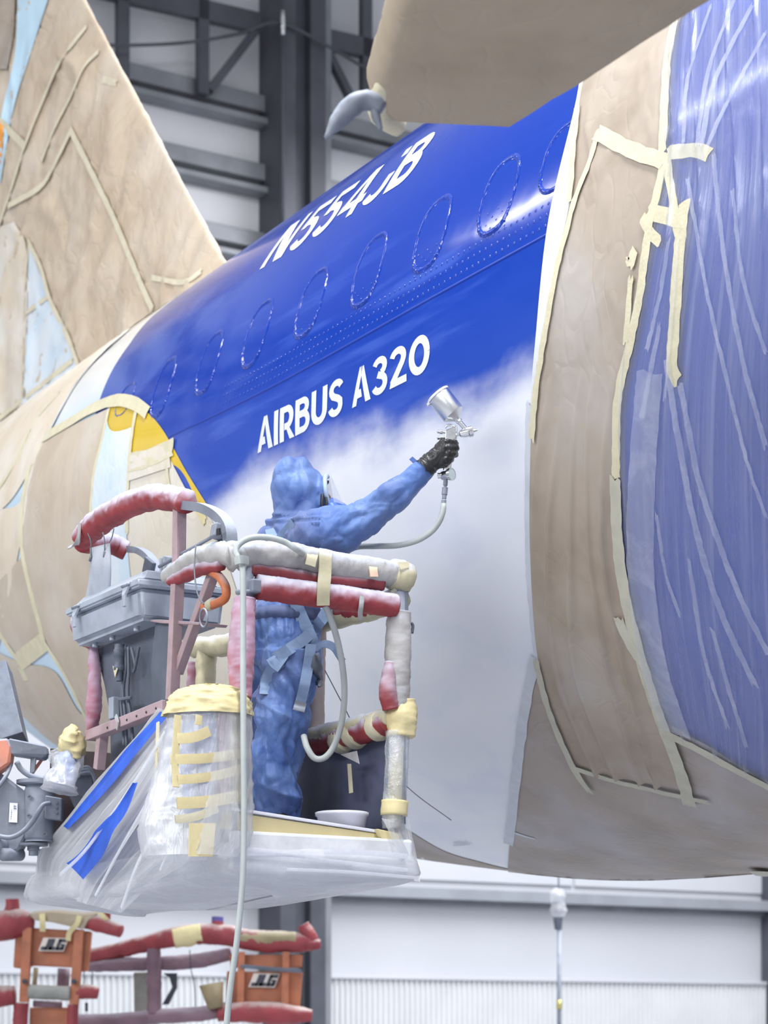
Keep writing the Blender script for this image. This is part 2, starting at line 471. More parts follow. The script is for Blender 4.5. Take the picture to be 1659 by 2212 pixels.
def fpt(s, ph, off=0.0):
    """world points on the fuselage: station s, angle ph (0 = camera side, pi/2 = top), height off"""
    s = np.asarray(s, float); ph = np.asarray(ph, float)
    a, b, c = sect(s)
    nu, nv = -np.cos(ph) / a, np.sin(ph) / b; L = np.hypot(nu, nv)
    u = UC - a * np.cos(ph) + nu / L * off; v = c + b * np.sin(ph) + nv / L * off
    return np.stack([-SA * s + CA * u, CA * s + SA * u, v + EYE], -1)
def fhit(px, py):
    """station and angle of the fuselage point seen through a pixel"""
    px = np.atleast_1d(np.asarray(px, float)); py = np.atleast_1d(np.asarray(py, float))
    x, z = (px - CX) / F, (HY - py) / F
    ks, ku = -SA * x + CA, CA * x + SA
    def g(t):
        a, b, c = sect(ks * t); return np.hypot((ku * t - UC) / a, (z * t - c) / b) - 1
    T = np.arange(6.5, 26, .05)
    G = np.stack([g(np.full_like(px, t)) for t in T])
    first = np.argmax(G < 0, axis=0); hit = (G < 0).any(0)
    t = np.where(hit, T[first], T[np.argmin(G, axis=0)])
    lo, hi = t - .05, t.copy()
    for _ in range(18):
        mid = (lo + hi) / 2; neg = g(mid) < 0
        hi = np.where(neg & hit, mid, hi); lo = np.where(neg | ~hit, lo, mid)
    t = np.where(hit, (lo + hi) / 2, t)
    a, b, c = sect(ks * t)
    return ks * t, np.arctan2((z * t - c) / b, (UC - ku * t) / a)

aircraft = thing('aircraft', W(12, UC, -EYE), 'airliner tail section, half blue and half white, masked with paper and film', 'aircraft')

# --- skin
ss = np.concatenate([np.linspace(-5, 6, 12)[:-1], np.linspace(6, 18, 161), np.linspace(18, 22.4, 20)[1:]])
ph = np.linspace(-np.pi, np.pi, 241)[:-1]
SS, PH = np.meshgrid(ss, ph, indexing='ij')
skin_me = grid_mesh('fuselage_skin', fpt(SS, PH), closed=True)
# aft edge of the blue paint, front ragged lower edge (soft), both known as lines on the skin
eb = np.array([(400, 618), (385, 630), (330, 682), (282, 740), (242, 800), (217, 858), (205, 900)], float)
es, ep = fhit(eb[:, 0], eb[:, 1]); o_ = np.argsort(ep); es, ep = es[o_], ep[o_]
aft = SS - np.interp(PH, ep, es)
lb = np.array([(440, 1105), (560, 1040), (640, 1003), (720, 985), (800, 962), (870, 940), (930, 915), (1000, 892), (1060, 862), (1150, 826)], float)
ls, lp = fhit(lb[:, 0], lb[:, 1]); o_ = np.argsort(ls); ls, lp = ls[o_], lp[o_]
low = PH - np.interp(SS, ls, lp)
fb = np.array([(1330, 60), (1310, 300), (1280, 560), (1250, 800), (1240, 1000), (1240, 1200), (1290, 1400), (1400, 1640)], float)
fs_, fp_ = fhit(fb[:, 0], fb[:, 1]); o_ = np.argsort(fp_); fs_, fp_ = fs_[o_], fp_[o_]
low = np.where(SS < np.interp(PH, fp_, fs_), low + 2.4, low)        # under the film the blue reaches further down
for nm, arr in (('aft', aft), ('low', low), ('station', SS), ('angle', PH)):
    at = skin_me.attributes.new(nm, 'FLOAT', 'POINT'); at.data.foreach_set('value', arr.astype(np.float32).ravel())
t = NT('fuselage_paint'); co = t.co()
cx = t.n('ShaderNodeCombineXYZ'); t.l(t.attr('station'), cx.inputs[0]); t.l(t.attr('angle'), cx.inputs[1])
mp = t.n('ShaderNodeMapping'); mp.inputs['Scale'].default_value = (1, 3.2, 1); t.l(cx.outputs[0], mp.inputs[0])
cloud = t.noise(mp.outputs[0], 2.1, 4, .5, .2)
streak = t.n('ShaderNodeMapping'); streak.inputs['Scale'].default_value = (.55, 9, 1); t.l(cx.outputs[0], streak.inputs[0])
stf = t.noise(streak.outputs[0], 2.0, 3, .5)
edge = t.math('ADD', t.attr('low'), t.math('MULTIPLY', t.math('SUBTRACT', cloud, .5), .16))
edge = t.math('ADD', edge, t.math('MULTIPLY', t.math('SUBTRACT', stf, .5), .05))
white = t.mix(t.step(cloud, .45, .75), lin(238, 240, 246), lin(226, 231, 242))
bl = t.mix(t.step(edge, .02, .30), lin(30, 72, 176), lin(0, 54, 162))
thin = t.math('MULTIPLY', t.step(stf, .52, .74), t.math('SUBTRACT', 1.0, t.step(edge, .25, .62)))
bl = t.mix(t.math('MULTIPLY', thin, .7), bl, lin(64, 96, 190))
pale_mottle = t.math('MULTIPLY', t.math('MULTIPLY', t.step(t.noise(mp.outputs[0], 1.1, 4, .55, .4), .40, .66), t.step(t.attr('station'), 8.2, 11.5)), .6)  # paler mottled blue, stronger towards the aft end
bl = t.mix(pale_mottle, bl, lin(92, 116, 196))
main = t.mix(t.step(edge, -.055, .075), white, bl)
prim = t.mix(t.step(t.attr('angle'), .30, .52), lin(200, 222, 238), lin(246, 246, 244))
# a soft pale-blue overspray next to the aft edge
t.set(Base_Color=t.mix(t.step(t.attr('aft'), -.006, .006), main, prim),
      Roughness=t.math('ADD', .13, t.math('MULTIPLY', t.math('SUBTRACT', 1.0, t.step(edge, .0, .35)), .26)),
      Coat_Weight=.06, Coat_Roughness=.07, Specular_IOR_Level=.26)
t.set(Normal=t.bump(t.noise(co, 2.2, 3), .05, .05))
M['skin'] = t.m
fus = link('fuselage', skin_me, M['skin'], aircraft)

# --- things laid on the skin
def patch(name, left, right, m, off=.006, n=40, k=24, disp=None, parent=None, lin_=False, smooth=True, label=None):
    rs = resample_lin if lin_ else resample
    A, B = rs(left, n), rs(right, n)
    f = np.linspace(0, 1, k)[None, :, None]
    Q = A[:, None] * (1 - f) + B[:, None] * f
    s, p = fhit(Q[..., 0].ravel(), Q[..., 1].ravel()); s = s.reshape(n, k); p = p.reshape(n, k)
    O = np.full((n, k), off)
    if disp is not None:
        for i in range(n):
            for j in range(k):
                O[i, j] += disp(i / (n - 1), j / (k - 1), s[i, j], p[i, j])
    uv = np.stack(np.meshgrid(np.linspace(0, 1, n), np.linspace(0, 1, k), indexing='ij'), -1)
    o = link(name, grid_mesh(name, fpt(s, p, O), uvs=uv), m, parent or fus, smooth)
    if label: o['label'] = label
    return o
def tape(name, poly, m, wid=.05, off=.009, parent=None, rag=.003, surf=None, curve=True):
    """a strip of tape pressed along a line on the surface; torn ends"""
    p = np.array(poly, float); L = np.linalg.norm(np.diff(p, axis=0), axis=1).sum()
    n = max(4, int(L / 14)); q = (resample if curve else resample_lin)(poly, n)
    if surf is None:
        s, a = fhit(q[:, 0], q[:, 1]); C = fpt(s, a, off); Nn = fpt(s, a, off + .1) - C
    else:
        C, Nn = surf(q[:, 0], q[:, 1], off)
    T = np.gradient(C, axis=0); Sd = np.cross(T, Nn); Sd /= np.linalg.norm(Sd, axis=1)[:, None]
    rows = []
    cols = np.linspace(-.5, .5, 5)
    Nn = Nn / np.linalg.norm(Nn, axis=1)[:, None]; T = T / np.linalg.norm(T, axis=1)[:, None]
    for i in range(n):
        row = []
        for c in cols:
            e = random.uniform(-rag, rag) if abs(c) == .5 else 0
            tt = random.uniform(-.012, .012) if i in (0, n - 1) else 0
            row.append(C[i] + Sd[i] * (c * wid + e) + T[i] * tt + Nn[i] * random.uniform(0, .0015))
        rows.append(row)
    return link(name, grid_mesh(name, np.array(rows)), m, parent or fus)

def wrk(amp, k, st=(1, 1), seed=0):
    return lambda a, b, s, p: min(1, 7 * min(a, 1 - a, b, 1 - b)) * amp * crumple(s * st[0] + seed, p * 2 * st[1], seed, k)

# window masks: a raised crumpled rim of film around each taped-over window
M['mask'] = plain('blue_film_mask', lin(0, 54, 162), .16, 0, .06, 14, .35, 40, coat=.4)
wins = [((1107, 337), (1052, 508), 37), ((961, 424), (909, 586), 34), ((822, 506), (775, 661), 31), ((699, 580), (648, 729), 28), ((580, 649), (534, 793), 25),
        ((476, 716), (431, 851), 22), ((376, 772), (333, 902), 19), ((288, 826), (256, 900), 14), ((1236, 262), (1192, 412), 36)]
for wi, ((x0, y0), (x1, y1), hw) in enumerate(wins):
    (sa, sb), (pa, pb) = fhit([x0, x1], [y0, y1])
    sc, pc = (sa + sb) / 2, (pa + pb) / 2; hp = abs(pa - pb) / 2; hs = .122
    n = 150; rows = []; rng = random.Random(wi)
    ann = np.linspace(0, 2 * np.pi, n, endpoint=False)
    for kk, (f, h) in enumerate(((1.06, .0008), (1.02, .002), (1.0, .004), (.965, .0035), (.93, .0012), (.90, .0004))):
        e = 2.6
        cs, sn_ = np.cos(ann), np.sin(ann)
        dx = np.sign(cs) * np.abs(cs) ** (2 / e) * hs * f; dy = np.sign(sn_) * np.abs(sn_) ** (2 / e) * hp * (f if f > .9 else f)
        jit = np.array([mnoise.noise(Vector((a * 9, kk * .7, wi))) for a in ann])
        jt2 = np.array([abs(mnoise.noise(Vector((a * 26, kk, wi + 5)))) for a in ann])
        bottom = np.clip(.5 - sn_ * .9, .25, 1.3)
        rows.append(fpt(sc + (sa - sc) * 0 + dx * (1 + .05 * jit), pc + dy * (1 + .02 * jit), np.maximum(.0006, h * (1 + 1.1 * jit * bottom) + (.006 * jt2 * bottom if 1 < kk < 5 else 0))))
    o = link('window_mask', grid_mesh('window_mask', np.array(rows), closed=True), M['mask'], fus)

# lap joint and rivets
(s0, s1), (p0, p1) = fhit([430, 1172], [908, 520])
pj = (p0 + p1) / 2
q = np.linspace(6.3, 13.2, 120)
link('lap_joint', grid_mesh('lap_joint', np.stack([fpt(q, np.full_like(q, pj + dp), h) for dp, h in ((.004, .0008), (.003, .002), (-.001, .002), (-.002, .0008))], 1)), M['skin'], fus).data.materials[0] = plain('blue_joint', lin(2, 52, 158), .3, 0, .03, 3, 0)
riv = []; rf = []
def rivet(s, p, r=.0075, h=.004):
    b = len(riv); c = fpt(s, p, h)
    for j in range(6):
        a = j * math.pi / 3; riv.append(fpt(s + r * math.cos(a), p + r * .5 * math.sin(a), .0008))
    riv.append(c)
    for j in range(6): rf.append((b + j, b + (j + 1) % 6, b + 6))
for i, s in enumerate(np.arange(6.2, 9.6, .042)):
    for r_ in range(3):
        rivet(s, pj + .020 + .022 * r_)
for base in (6.55, 7.05, 7.58, 8.12, 8.65):
    for c in range(5):
        for r_ in range(5):
            if (c + r_) % 2 == 0: rivet(base + c * .036, pj + .072 + r_ * .012, .005, .002)
link('rivets', mesh('rivets', riv, rf), plain('blue_rivet', lin(4, 60, 170), .15, 0, .02, 3, 0, coat=.6), fus)['kind'] = 'stuff'

# --- lettering: strokes of a heavy sans, wrapped onto the skin
def arc(cx, cy, rx, ry, a0, a1, n=14):
    return [(cx + rx * math.cos(math.radians(a)), cy + ry * math.sin(math.radians(a))) for a in np.linspace(a0, a1, n)]
def strip(pts, w):
    pts = np.array(pts, float); d = np.gradient(pts, axis=0)
    if len(pts) > 2:
        e = np.diff(pts, axis=0); e /= np.linalg.norm(e, axis=1)[:, None] + 1e-9
        out = []
        for i in range(len(pts)):
            a = e[max(i - 1, 0)]; b = e[min(i, len(e) - 1)]
            t_ = a + b; t_ /= np.linalg.norm(t_) + 1e-9
            nrm = np.array([-t_[1], t_[0]]); c_ = max(.45, nrm.dot([-b[1], b[0]])); out.append(nrm / c_)
        nr = np.array(out)
    else:
        t_ = (pts[1] - pts[0]) / np.linalg.norm(pts[1] - pts[0]); nr = np.array([[-t_[1], t_[0]]] * 2)
    wv_ = np.asarray(w, float) / 2
    return pts + nr * np.reshape(wv_, (-1, 1)), pts - nr * np.reshape(wv_, (-1, 1))
w_ = .20
GL = {   # each glyph: width, list of quads/strips in unit cap height
    'A': (.74, [('q', [(0, 0), (.17, 0), (.44, 1), (.30, 1)]), ('q', [(.53, 0), (.74, 0), (.46, 1), (.32, 1)]), ('q', [(.13, .18), (.40, .18), (.36, .40), (.28, .40), (.26, .34), (.17, .34)])]),
    'I': (.22, [('q', [(.0, 0), (.2, 0), (.2, 1), (0, 1)])]),
    'R': (.66, [('q', [(0, 0), (.2, 0), (.2, 1), (0, 1)]), ('s', [(.1, .9), (.34, .9)] + arc(.34, .65, .20, .25, 80, -80, 12) + [(.22, .40)], .19), ('q', [(.26, .44), (.44, .36), (.68, 0), (.46, 0)])]),
    'B': (.66, [('q', [(0, 0), (.2, 0), (.2, 1), (0, 1)]), ('s', [(.1, .91), (.32, .91)] + arc(.33, .73, .19, .18, 80, -80, 10) + [(.1, .55)], .18), ('s', [(.1, .53), (.32, .53)] + arc(.35, .31, .21, .22, 80, -80, 10) + [(.1, .09)], .18)]),
    'U': (.68, [('s', [(.1, 1), (.1, .4)] + arc(.34, .38, .24, .28, 190, 350, 14) + [(.58, .4), (.58, 1)], .2)]),
    'S': (.62, [('s', arc(.33, .72, .21, .19, 20, 180, 10) + [(.13, .66), (.20, .56), (.40, .46), (.49, .38)] + arc(.29, .28, .21, .19, 10, -170, 12), .185)]),
    '3': (.62, [('s', arc(.29, .73, .20, .18, 160, -70, 14), .18), ('s', [(.22, .54)] + arc(.29, .29, .22, .20, 75, -160, 16), .18)]),
    '2': (.66, [('s', arc(.31, .71, .22, .20, 165, -20, 14) + [(.47, .55), (.10, .10)], .19), ('q', [(.0, 0), (.64, 0), (.64, .19), (.06, .19)])]),
    '0': (.78, [('s', arc(.39, .5, .28, .40, 0, 360, 30), .2)]),
    'N': (.76, [('q', [(0, 0), (.15, 0), (.15, 1), (0, 1)]), ('q', [(.42, 0), (.70, 0), (.30, 1), (.02, 1)]), ('q', [(.56, 0), (.70, 0), (.70, 1), (.56, 1)])]),
    '5': (.62, [('q', [(.10, .83), (.60, .83), (.60, 1), (.10, 1)]), ('q', [(.05, .48), (.20, .48), (.25, 1), (.10, 1)]), ('s', [(.10, .53), (.22, .60)] + arc(.30, .32, .22, .25, 80, -150, 16), .17)]),
    '4': (.70, [('q', [(.40, 0), (.57, 0), (.57, 1), (.40, 1)]), ('q', [(.0, .22), (.18, .30), (.50, 1), (.36, 1)]), ('q', [(.0, .20), (.68, .20), (.68, .36), (.04, .36)])]),
    'J': (.56, [('s', [(.45, 1), (.45, .34)] + arc(.24, .30, .21, .22, 0, -150, 12), .16)]),
    'L': (.52, [('q', [(0, 0), (.2, 0), (.2, 1), (0, 1)]), ('q', [(0, 0), (.5, 0), (.5, .22), (0, .22)])]),
    'G': (.72, [('s', [(.62, .88), (.30, .88)] + arc(.30, .5, .2, .38, 90, 270, 10) + [(.56, .12), (.56, .44), (.36, .44)], .21)]),
}
GLI = GL
def glyph_geo(ch, dens=5):
    V, Fc = [], []
    wd, parts = GL[ch]
    for pt in parts:
        if pt[0] == 'q':
            q_ = np.array(pt[1], float)
            if len(q_) == 4:
                nn = 9
                a = np.linspace(q_[0], q_[3], nn); b = np.linspace(q_[1], q_[2], nn)
            else:
                b0 = len(V); V += [tuple(x) for x in q_]; Fc.append(tuple(range(b0, b0 + len(q_)))); continue
        else:
            a, b = strip(pt[1], pt[2])
        b0 = len(V)
        for x, y in zip(a, b):
            for f in (0, .5, 1): V.append(tuple(np.array(x) * (1 - f) + np.array(y) * f))
        for i in range(len(a) - 1):
            for f in (0, 1):
                Fc.append((b0 + i * 3 + f, b0 + i * 3 + f + 1, b0 + (i + 1) * 3 + f + 1, b0 + (i + 1) * 3 + f))
    return wd, V, Fc
def lettering(text, start, end, top, m, name, gap=.06, space=.30, off=.0018):
    """start/end: pixels of the baseline ends, top: pixel of the cap line over the start"""
    (sA, sB, sC), (pA, pB, pC) = fhit([start[0], end[0], top[0]], [start[1], end[1], top[1]])
    total = sum((GL[c][0] + gap if c != ' ' else space) for c in text) - gap
    x = 0
    for c in text:
        if c == ' ': x += space; continue
        wd, V, Fc = glyph_geo(c)
        V = np.array(V); fx = (x + V[:, 0]) / total
        s = sA + (sB - sA) * fx + (sC - sA) * V[:, 1]
        p = pA + (pB - pA) * fx + (pC - pA) * V[:, 1]
        o = link(name, mesh(name, fpt(s, p, off), Fc), m, fus, False)
        x += wd + gap
lettering('AIRBUS A320', (557, 979), (930, 798), (558, 906), M['letter'], 'letter', gap=.055, space=.30)
lettering('N554JB', (561, 583), (886, 384), (629, 488), M['letter'], 'letter', gap=.05)
# --- masking on the aft body
M['tan_aft'] = paper('aft_tan_paper', lin(200, 186, 168), lin(190, 175, 157), lin(216, 210, 202), .35, .2)
M['tan_up'] = paper('pale_tan_paper', lin(220, 207, 188), lin(214, 199, 178), lin(232, 228, 222), .6, .25)
M['yellow_fade'] = M['yellow']
# yellow paint showing inside the swept tail line
patch('yellow_paint', [(243, 866), (225, 925), (245, 970), (300, 985), (385, 1010), (430, 1090)], [(262, 866), (296, 876), (325, 896), (352, 928), (379, 974), (405, 1021), (448, 1090)][:7], M['yellow'], .003, 30, 14, label='bright yellow tail paint')
# sheets (left edge, right edge; top to bottom)
patch('masking_paper', [(-40, 955), (60, 868), (160, 790), (330, 664), (395, 612)], [(-40, 1135), (30, 1075), (100, 950), (175, 815), (300, 695)], M['tan_up'], .006, 50, 24, wrk(.006, 2.2))
patch('masking_paper', [(-40, 1100), (40, 1090), (62, 1010), (98, 945)], [(-40, 1540), (-20, 1480), (48, 1160), (66, 1010)], M['tan_up'], .005, 40, 24, wrk(.005, 2.0, (1, 1), 3))
patch('masking_paper', [(95, 950), (66, 1010), (50, 1110), (50, 1190), (66, 1265), (95, 1370), (142, 1457), (190, 1556)], [(238, 882), (220, 960), (206, 1020), (200, 1090), (200, 1180), (210, 1300), (235, 1420), (270, 1560)], M['tan_aft'], .005, 60, 30, wrk(.006, 1.6, (1.6, .5), 5), label='taupe paper over the rear door')
patch('masking_paper', [(233, 900), (222, 955), (207, 1020), (200, 1100), (202, 1200), (225, 1400)], [(240, 955), (288, 925), (283, 985), (279, 1060), (276, 1150), (300, 1400)], M['pale_blue'], .008, 40, 12, wrk(.003, 2, (1, 1), 8), label='pale bluish white paper strip')
patch('masking_paper', [(284, 1010), (279, 1060), (274, 1150), (272, 1300), (280, 1500), (330, 1700)], [(362, 972), (378, 1010), (420, 1085), (462, 1130), (520, 1300), (600, 1560)], M['cream'], .004, 50, 30, wrk(.004, 1.5, (1, 1), 12), label='large cream paper sheet behind the basket')
patch('masking_paper', [(-60, 1480), (20, 1520), (110, 1600), (200, 1640), (420, 1680), (560, 1690)], [(-60, 1380), (44, 1430), (120, 1450), (190, 1550), (300, 1500), (560, 1500)], M['tan_aft'], .006, 50, 20, wrk(.005, 1.5, (1, 1), 15))
patch('masking_paper', [(-60, 1320), (20, 1390), (44, 1432)], [(60, 1190), (70, 1270), (100, 1386)], M['tan_aft'], .006, 20, 16, wrk(.004, 1.5, (1, 1), 17))
patch('masking_paper', [(285, 985), (282, 1010), (280, 1040)], [(360, 960), (368, 972), (372, 1010)], M['cream'], .010, 12, 12, None)
for pts, w_t, mm in (
    ([(98, 945), (150, 915), (205, 882), (255, 866), (296, 874), (322, 893)], .075, 'tape'),
    ([(66, 1008), (51, 1090), (50, 1185), (66, 1265), (97, 1386)], .06, 'tape'),
    ([(238, 884), (222, 955), (206, 1022), (199, 1100), (200, 1190), (212, 1300)], .035, 'tape'),
    ([(297, 885), (288, 940), (283, 985), (279, 1060), (277, 1150)], .04, 'tape'),
    ([(283, 1000), (330, 988), (378, 965)], .10, 'tape'),
    ([(366, 975), (364, 1020), (370, 1060)], .04, 'tape'),
    ([(97, 1386), (72, 1405), (44, 1428)], .12, 'tape'),
    ([(-20, 1330), (15, 1390), (44, 1430), (62, 1470)], .05, 'tape'),
    ([(97, 1386), (142, 1457), (190, 1556), (230, 1640)], .045, 'tape'),
    ([(60, 1470), (48, 1440)], .09, 'tape'),
    ([(100, 948), (180, 812), (300, 695), (385, 630)], .03, 'tape_white'),
    ([(425, 1090), (438, 1110), (446, 1128)], .06, 'tape_yel'),
    ([(-20, 1085), (35, 1000), (75, 915), (130, 850)], .05, 'tape'),
):
    tape('masking_tape', pts, M[mm], w_t)

# --- forward masking band, belly paper, film
def folds(a, b, s, p):   # vertical hanging folds of the forward band
    lower = min(1, max(0, (a - .45) / .2))
    upper = min(1, max(0, (.30 - a) / .2))
    x = b * 9 + 1.1 * mnoise.noise(Vector((a * 3.0, b * 3, 0))) + a * 2.2
    f = (1 - abs(math.sin(x * 1.7))) ** 2 * (.5 + .5 * mnoise.noise(Vector((a * 5, b * 6, 4))))
    edge = min(1, min(b, 1 - b) * 8)
    return edge * (.055 * lower * f + .011 * upper * crumple(s * 2.2, p * 5, 2, 1.6) + .003 * crumple(s, p * 2, 1, 3))
patch('masking_paper', [(1258, 150), (1246, 230), (1188, 480), (1160, 740), (1150, 870), (1146, 1010), (1146, 1200), (1152, 1320), (1166, 1420)],
      [(1300, 140), (1262, 230), (1252, 420), (1215, 560), (1178, 740), (1156, 900), (1154, 1010), (1153, 1200), (1158, 1320), (1170, 1424)], M['white_paper'], .009, 60, 8, None, label='white paper strip beside the taupe band')
patch('masking_paper', [(1300, 90), (1262, 190), (1248, 330), (1236, 440), (1200, 600), (1172, 760), (1156, 900), (1150, 1010), (1150, 1200), (1166, 1420), (1210, 1560), (1252, 1660)],
      [(1490, 20), (1470, 60), (1448, 180), (1440, 330), (1418, 480), (1380, 640), (1352, 800), (1342, 900), (1340, 1040), (1352, 1240), (1395, 1440), (1480, 1700)], M['tan'], .012, 120, 60, folds, label='taupe paper band around the fuselage')
def belly(a, b, s, p):
    e = max(0, b - .35)
    return .010 * crumple(s * 1.2, p * 3.2, 5, 1.1) * e + .008 * max(0, math.sin((b * 1.2 + a * 1.6) * 14 + 2 * mnoise.noise(Vector((a * 4, b * 4, 7))))) ** 3 * e
patch('masking_paper', [(1166, 1420), (1150, 1470), (1122, 1640), (1106, 1780), (1100, 1840), (1098, 1890), (1110, 1960)],
      [(1420, 1545), (1520, 1600), (1600, 1650), (1700, 1702), (1760, 1740), (1800, 1850), (1800, 1960)], M['tan_grey'], .008, 70, 60, belly, label='taupe belly paper with pale overspray')
patch('masking_paper', [(800, 1745), (880, 1792), (960, 1838), (1040, 1862), (1112, 1880)], [(800, 1848), (880, 1856), (960, 1872), (1040, 1886), (1112, 1896)], M['tan_grey'], .003, 30, 10, None)

# film over the forward blue skin
def filmwave(a, b, s, p):
    fx = (b * 3.2 - a * 1.1)
    r = (1 - abs(math.sin(fx * 5.5 + 1.3 * mnoise.noise(Vector((a * 2, b * 3, 11)))))) ** 5
    c = crumple(s * 3, p * 4, 6, 1.5) if a < .45 else 0
    return .012 * r + (.010 * max(0, c) * max(0, .45 - a) * 2) + .006
patch('plastic_film', [(1462, 20), (1448, 180), (1440, 330), (1418, 480), (1382, 640), (1354, 800), (1346, 1000), (1360, 1240), (1400, 1440), (1440, 1570)],
      [(1780, -40), (1790, 150), (1790, 330), (1790, 480), (1790, 700), (1790, 900), (1790, 1100), (1790, 1300), (1790, 1550), (1760, 1735)], M['film_fus'], .014, 130, 90, filmwave, label='clear plastic film stretched over the blue skin')
for pts, w_t in (   # gathered milky folds of the film
    ([(1418, 800), (1405, 950), (1396, 1120), (1398, 1260), (1420, 1420), (1468, 1575)], .14),
    ([(1454, 780), (1480, 950), (1510, 1110), (1560, 1290), (1640, 1470)], .032),
    ([(1484, 830), (1520, 1020), (1560, 1150), (1610, 1280), (1668, 1400)], .030),
    ([(1556, 340), (1580, 560), (1620, 780), (1668, 960)], .022), ([(1598, 420), (1620, 600), (1668, 760)], .018),
    ([(1500, 390), (1540, 620), (1580, 800), (1630, 1000), (1668, 1110)], .018), ([(1640, 20), (1560, 180), (1530, 320)], .030),
    ([(1600, 10), (1545, 160), (1520, 320)], .024), ([(1668, 80), (1580, 240), (1540, 330)], .022), ([(1550, 20), (1500, 180), (1490, 320)], .02),
    ([(1440, 700), (1420, 800), (1400, 900)], .024), ([(1460, 520), (1440, 640), (1410, 760)], .02), ([(1480, 520), (1465, 700), (1450, 860)], .014),
    ([(1430, 1100), (1450, 1230), (1480, 1320)], .016), ([(1500, 1200), (1530, 1400), (1580, 1560)], .02), ([(1550, 1350), (1590, 1500), (1620, 1600)], .02),
):
    tape('film_fold', pts, M['film_fold'], w_t, .030, rag=.003)
for pts, w_t, mm in (
    ([(1466, 50), (1450, 150), (1446, 240), (1440, 335)], .045, 'tape'),
    ([(1256, 238), (1248, 330), (1240, 440)], .035, 'tape'),
    ([(1302, 288), (1285, 350), (1250, 440), (1235, 500), (1218, 560), (1200, 650), (1184, 740), (1168, 840), (1158, 950)], .035, 'tape'),
    ([(1300, 292), (1350, 318), (1400, 338), (1446, 352)], .055, 'tape'),
    ([(1452, 334), (1490, 330), (1516, 328), (1542, 340)], .05, 'tape'),
    ([(1446, 345), (1430, 420), (1415, 480), (1402, 570), (1392, 640), (1372, 740), (1350, 830), (1342, 905), (1340, 1030)], .045, 'tape'),
    ([(1374, 600), (1362, 740)], .03, 'tape'),
    ([(1450, 345), (1460, 410), (1476, 508)], .04, 'tape'),
    ([(1410, 460), (1450, 470), (1492, 478)], .055, 'tape'),
    ([(1396, 470), (1412, 500), (1436, 526)], .04, 'tape'),
    ([(1372, 548), (1378, 560), (1368, 574)], .05, 'tape'),
    ([(1490, 440), (1482, 500), (1474, 600), (1466, 720), (1462, 790), (1474, 822)], .062, 'tape'),
    ([(1340, 1030), (1344, 1150), (1356, 1260), (1378, 1360), (1400, 1440), (1432, 1540), (1470, 1640), (1495, 1730)], .06, 'tape_grey'),
    ([(1346, 1330), (1362, 1370), (1390, 1420)], .05, 'tape_grey'),
    ([(1432, 1568), (1520, 1612), (1600, 1655), (1690, 1702)], .05, 'tape_grey'),
    ([(1166, 1420), (1188, 1510), (1215, 1585), (1248, 1655), (1280, 1702)], .035, 'tape_grey'),
    ([(1250, 1652), (1330, 1676), (1430, 1700), (1534, 1722)], .035, 'tape_grey'),
    ([(1160, 1420), (1142, 1500), (1124, 1620), (1110, 1740), (1100, 1820)], .05, 'tape_white'),
    ([(1104, 1792), (1130, 1800), (1158, 1808)], .022, 'tape_white'),
    ([(1148, 870), (1146, 1000), (1146, 1200), (1155, 1330), (1166, 1430)], .04, 'tape_white'),
    ([(1640, 1870), (1659, 1880), (1690, 1885)], .10, 'tape_grey'),
    ([(980, 1822), (1015, 1820)], .015, 'tape_white'),
):
    tape('masking_tape', pts, M[mm], w_t, .022 if mm == 'tape' else (.026 if mm == 'tape_grey' else .0105))

# --- fin
M['tape_fin'] = plain('fin_tape', lin(220, 210, 184), .6, 0, .06, 14, .35, 70)
def fin_le(v):      # leading edge station at height v
    return np.interp(v, [4.0, 4.75, 5.34, 8.09, 11.0], [11.6, 12.7, 13.45, 15.85, 18.35])
def fin_te(v):
    return np.interp(v, [4.0, 11.0], [20.6, 22.2])
def fin_half(c):    # half thickness at chord fraction c
    c = np.clip(c, 0, 1)
    return 1.15 * (.2969 * np.sqrt(c) - .126 * c - .3516 * c ** 2 + .2843 * c ** 3 - .1036 * c ** 4)
vv = np.linspace(4.2, 10.8, 170); cc = np.linspace(0, 1, 120) ** 1.6
def fin_pt(v, c, side=-1, off=0.0):
    s = fin_le(v) + (fin_te(v) - fin_le(v)) * c
    return s, UC + side * (fin_half(c) + off), v
PP = []
for i, v in enumerate(vv):
    row = []
    for side, cs in ((-1, cc[::-1]), (1, cc[1:])):
        for c in cs:
            s, u, v2 = fin_pt(v, c, side)
            am = min(1, c * 12 + .2)
            u += side * am * (.075 * crumple(s * 1.0, v2 * .8 + s * .5, 3, 1.3) + .030 * crumple(s * 2.2 + v2, v2 * 1.4, 7, 2.2))
            row.append(W(s, u, v2))
    PP.append(row)
fin = link('fin', grid_mesh('fin', np.array(PP)), M['tan_fin'], aircraft)
from mathutils.bvhtree import BVHTree
_fv = BVHTree.FromPolygons([v.co.copy() for v in fin.data.vertices], [tuple(p.vertices) for p in fin.data.polygons])
def fin_surf(px, py, off):
    C = []; e = Vector((0, 0, EYE)); nn = Vector((-CA, -SA, 0))
    for x, y in zip(px, py):
        d = (pY(x, y, 1.0) - e).normalized(); h = _fv.ray_cast(e, d, 60)
        C.append((h[0] if h[0] is not None else pU(x, y, UC - .45)) + nn * off)
    C = np.array([tuple(c) for c in C]); N_ = np.tile(np.array([-CA, -SA, 0.0]) * .1, (len(C), 1))
    return C, N_
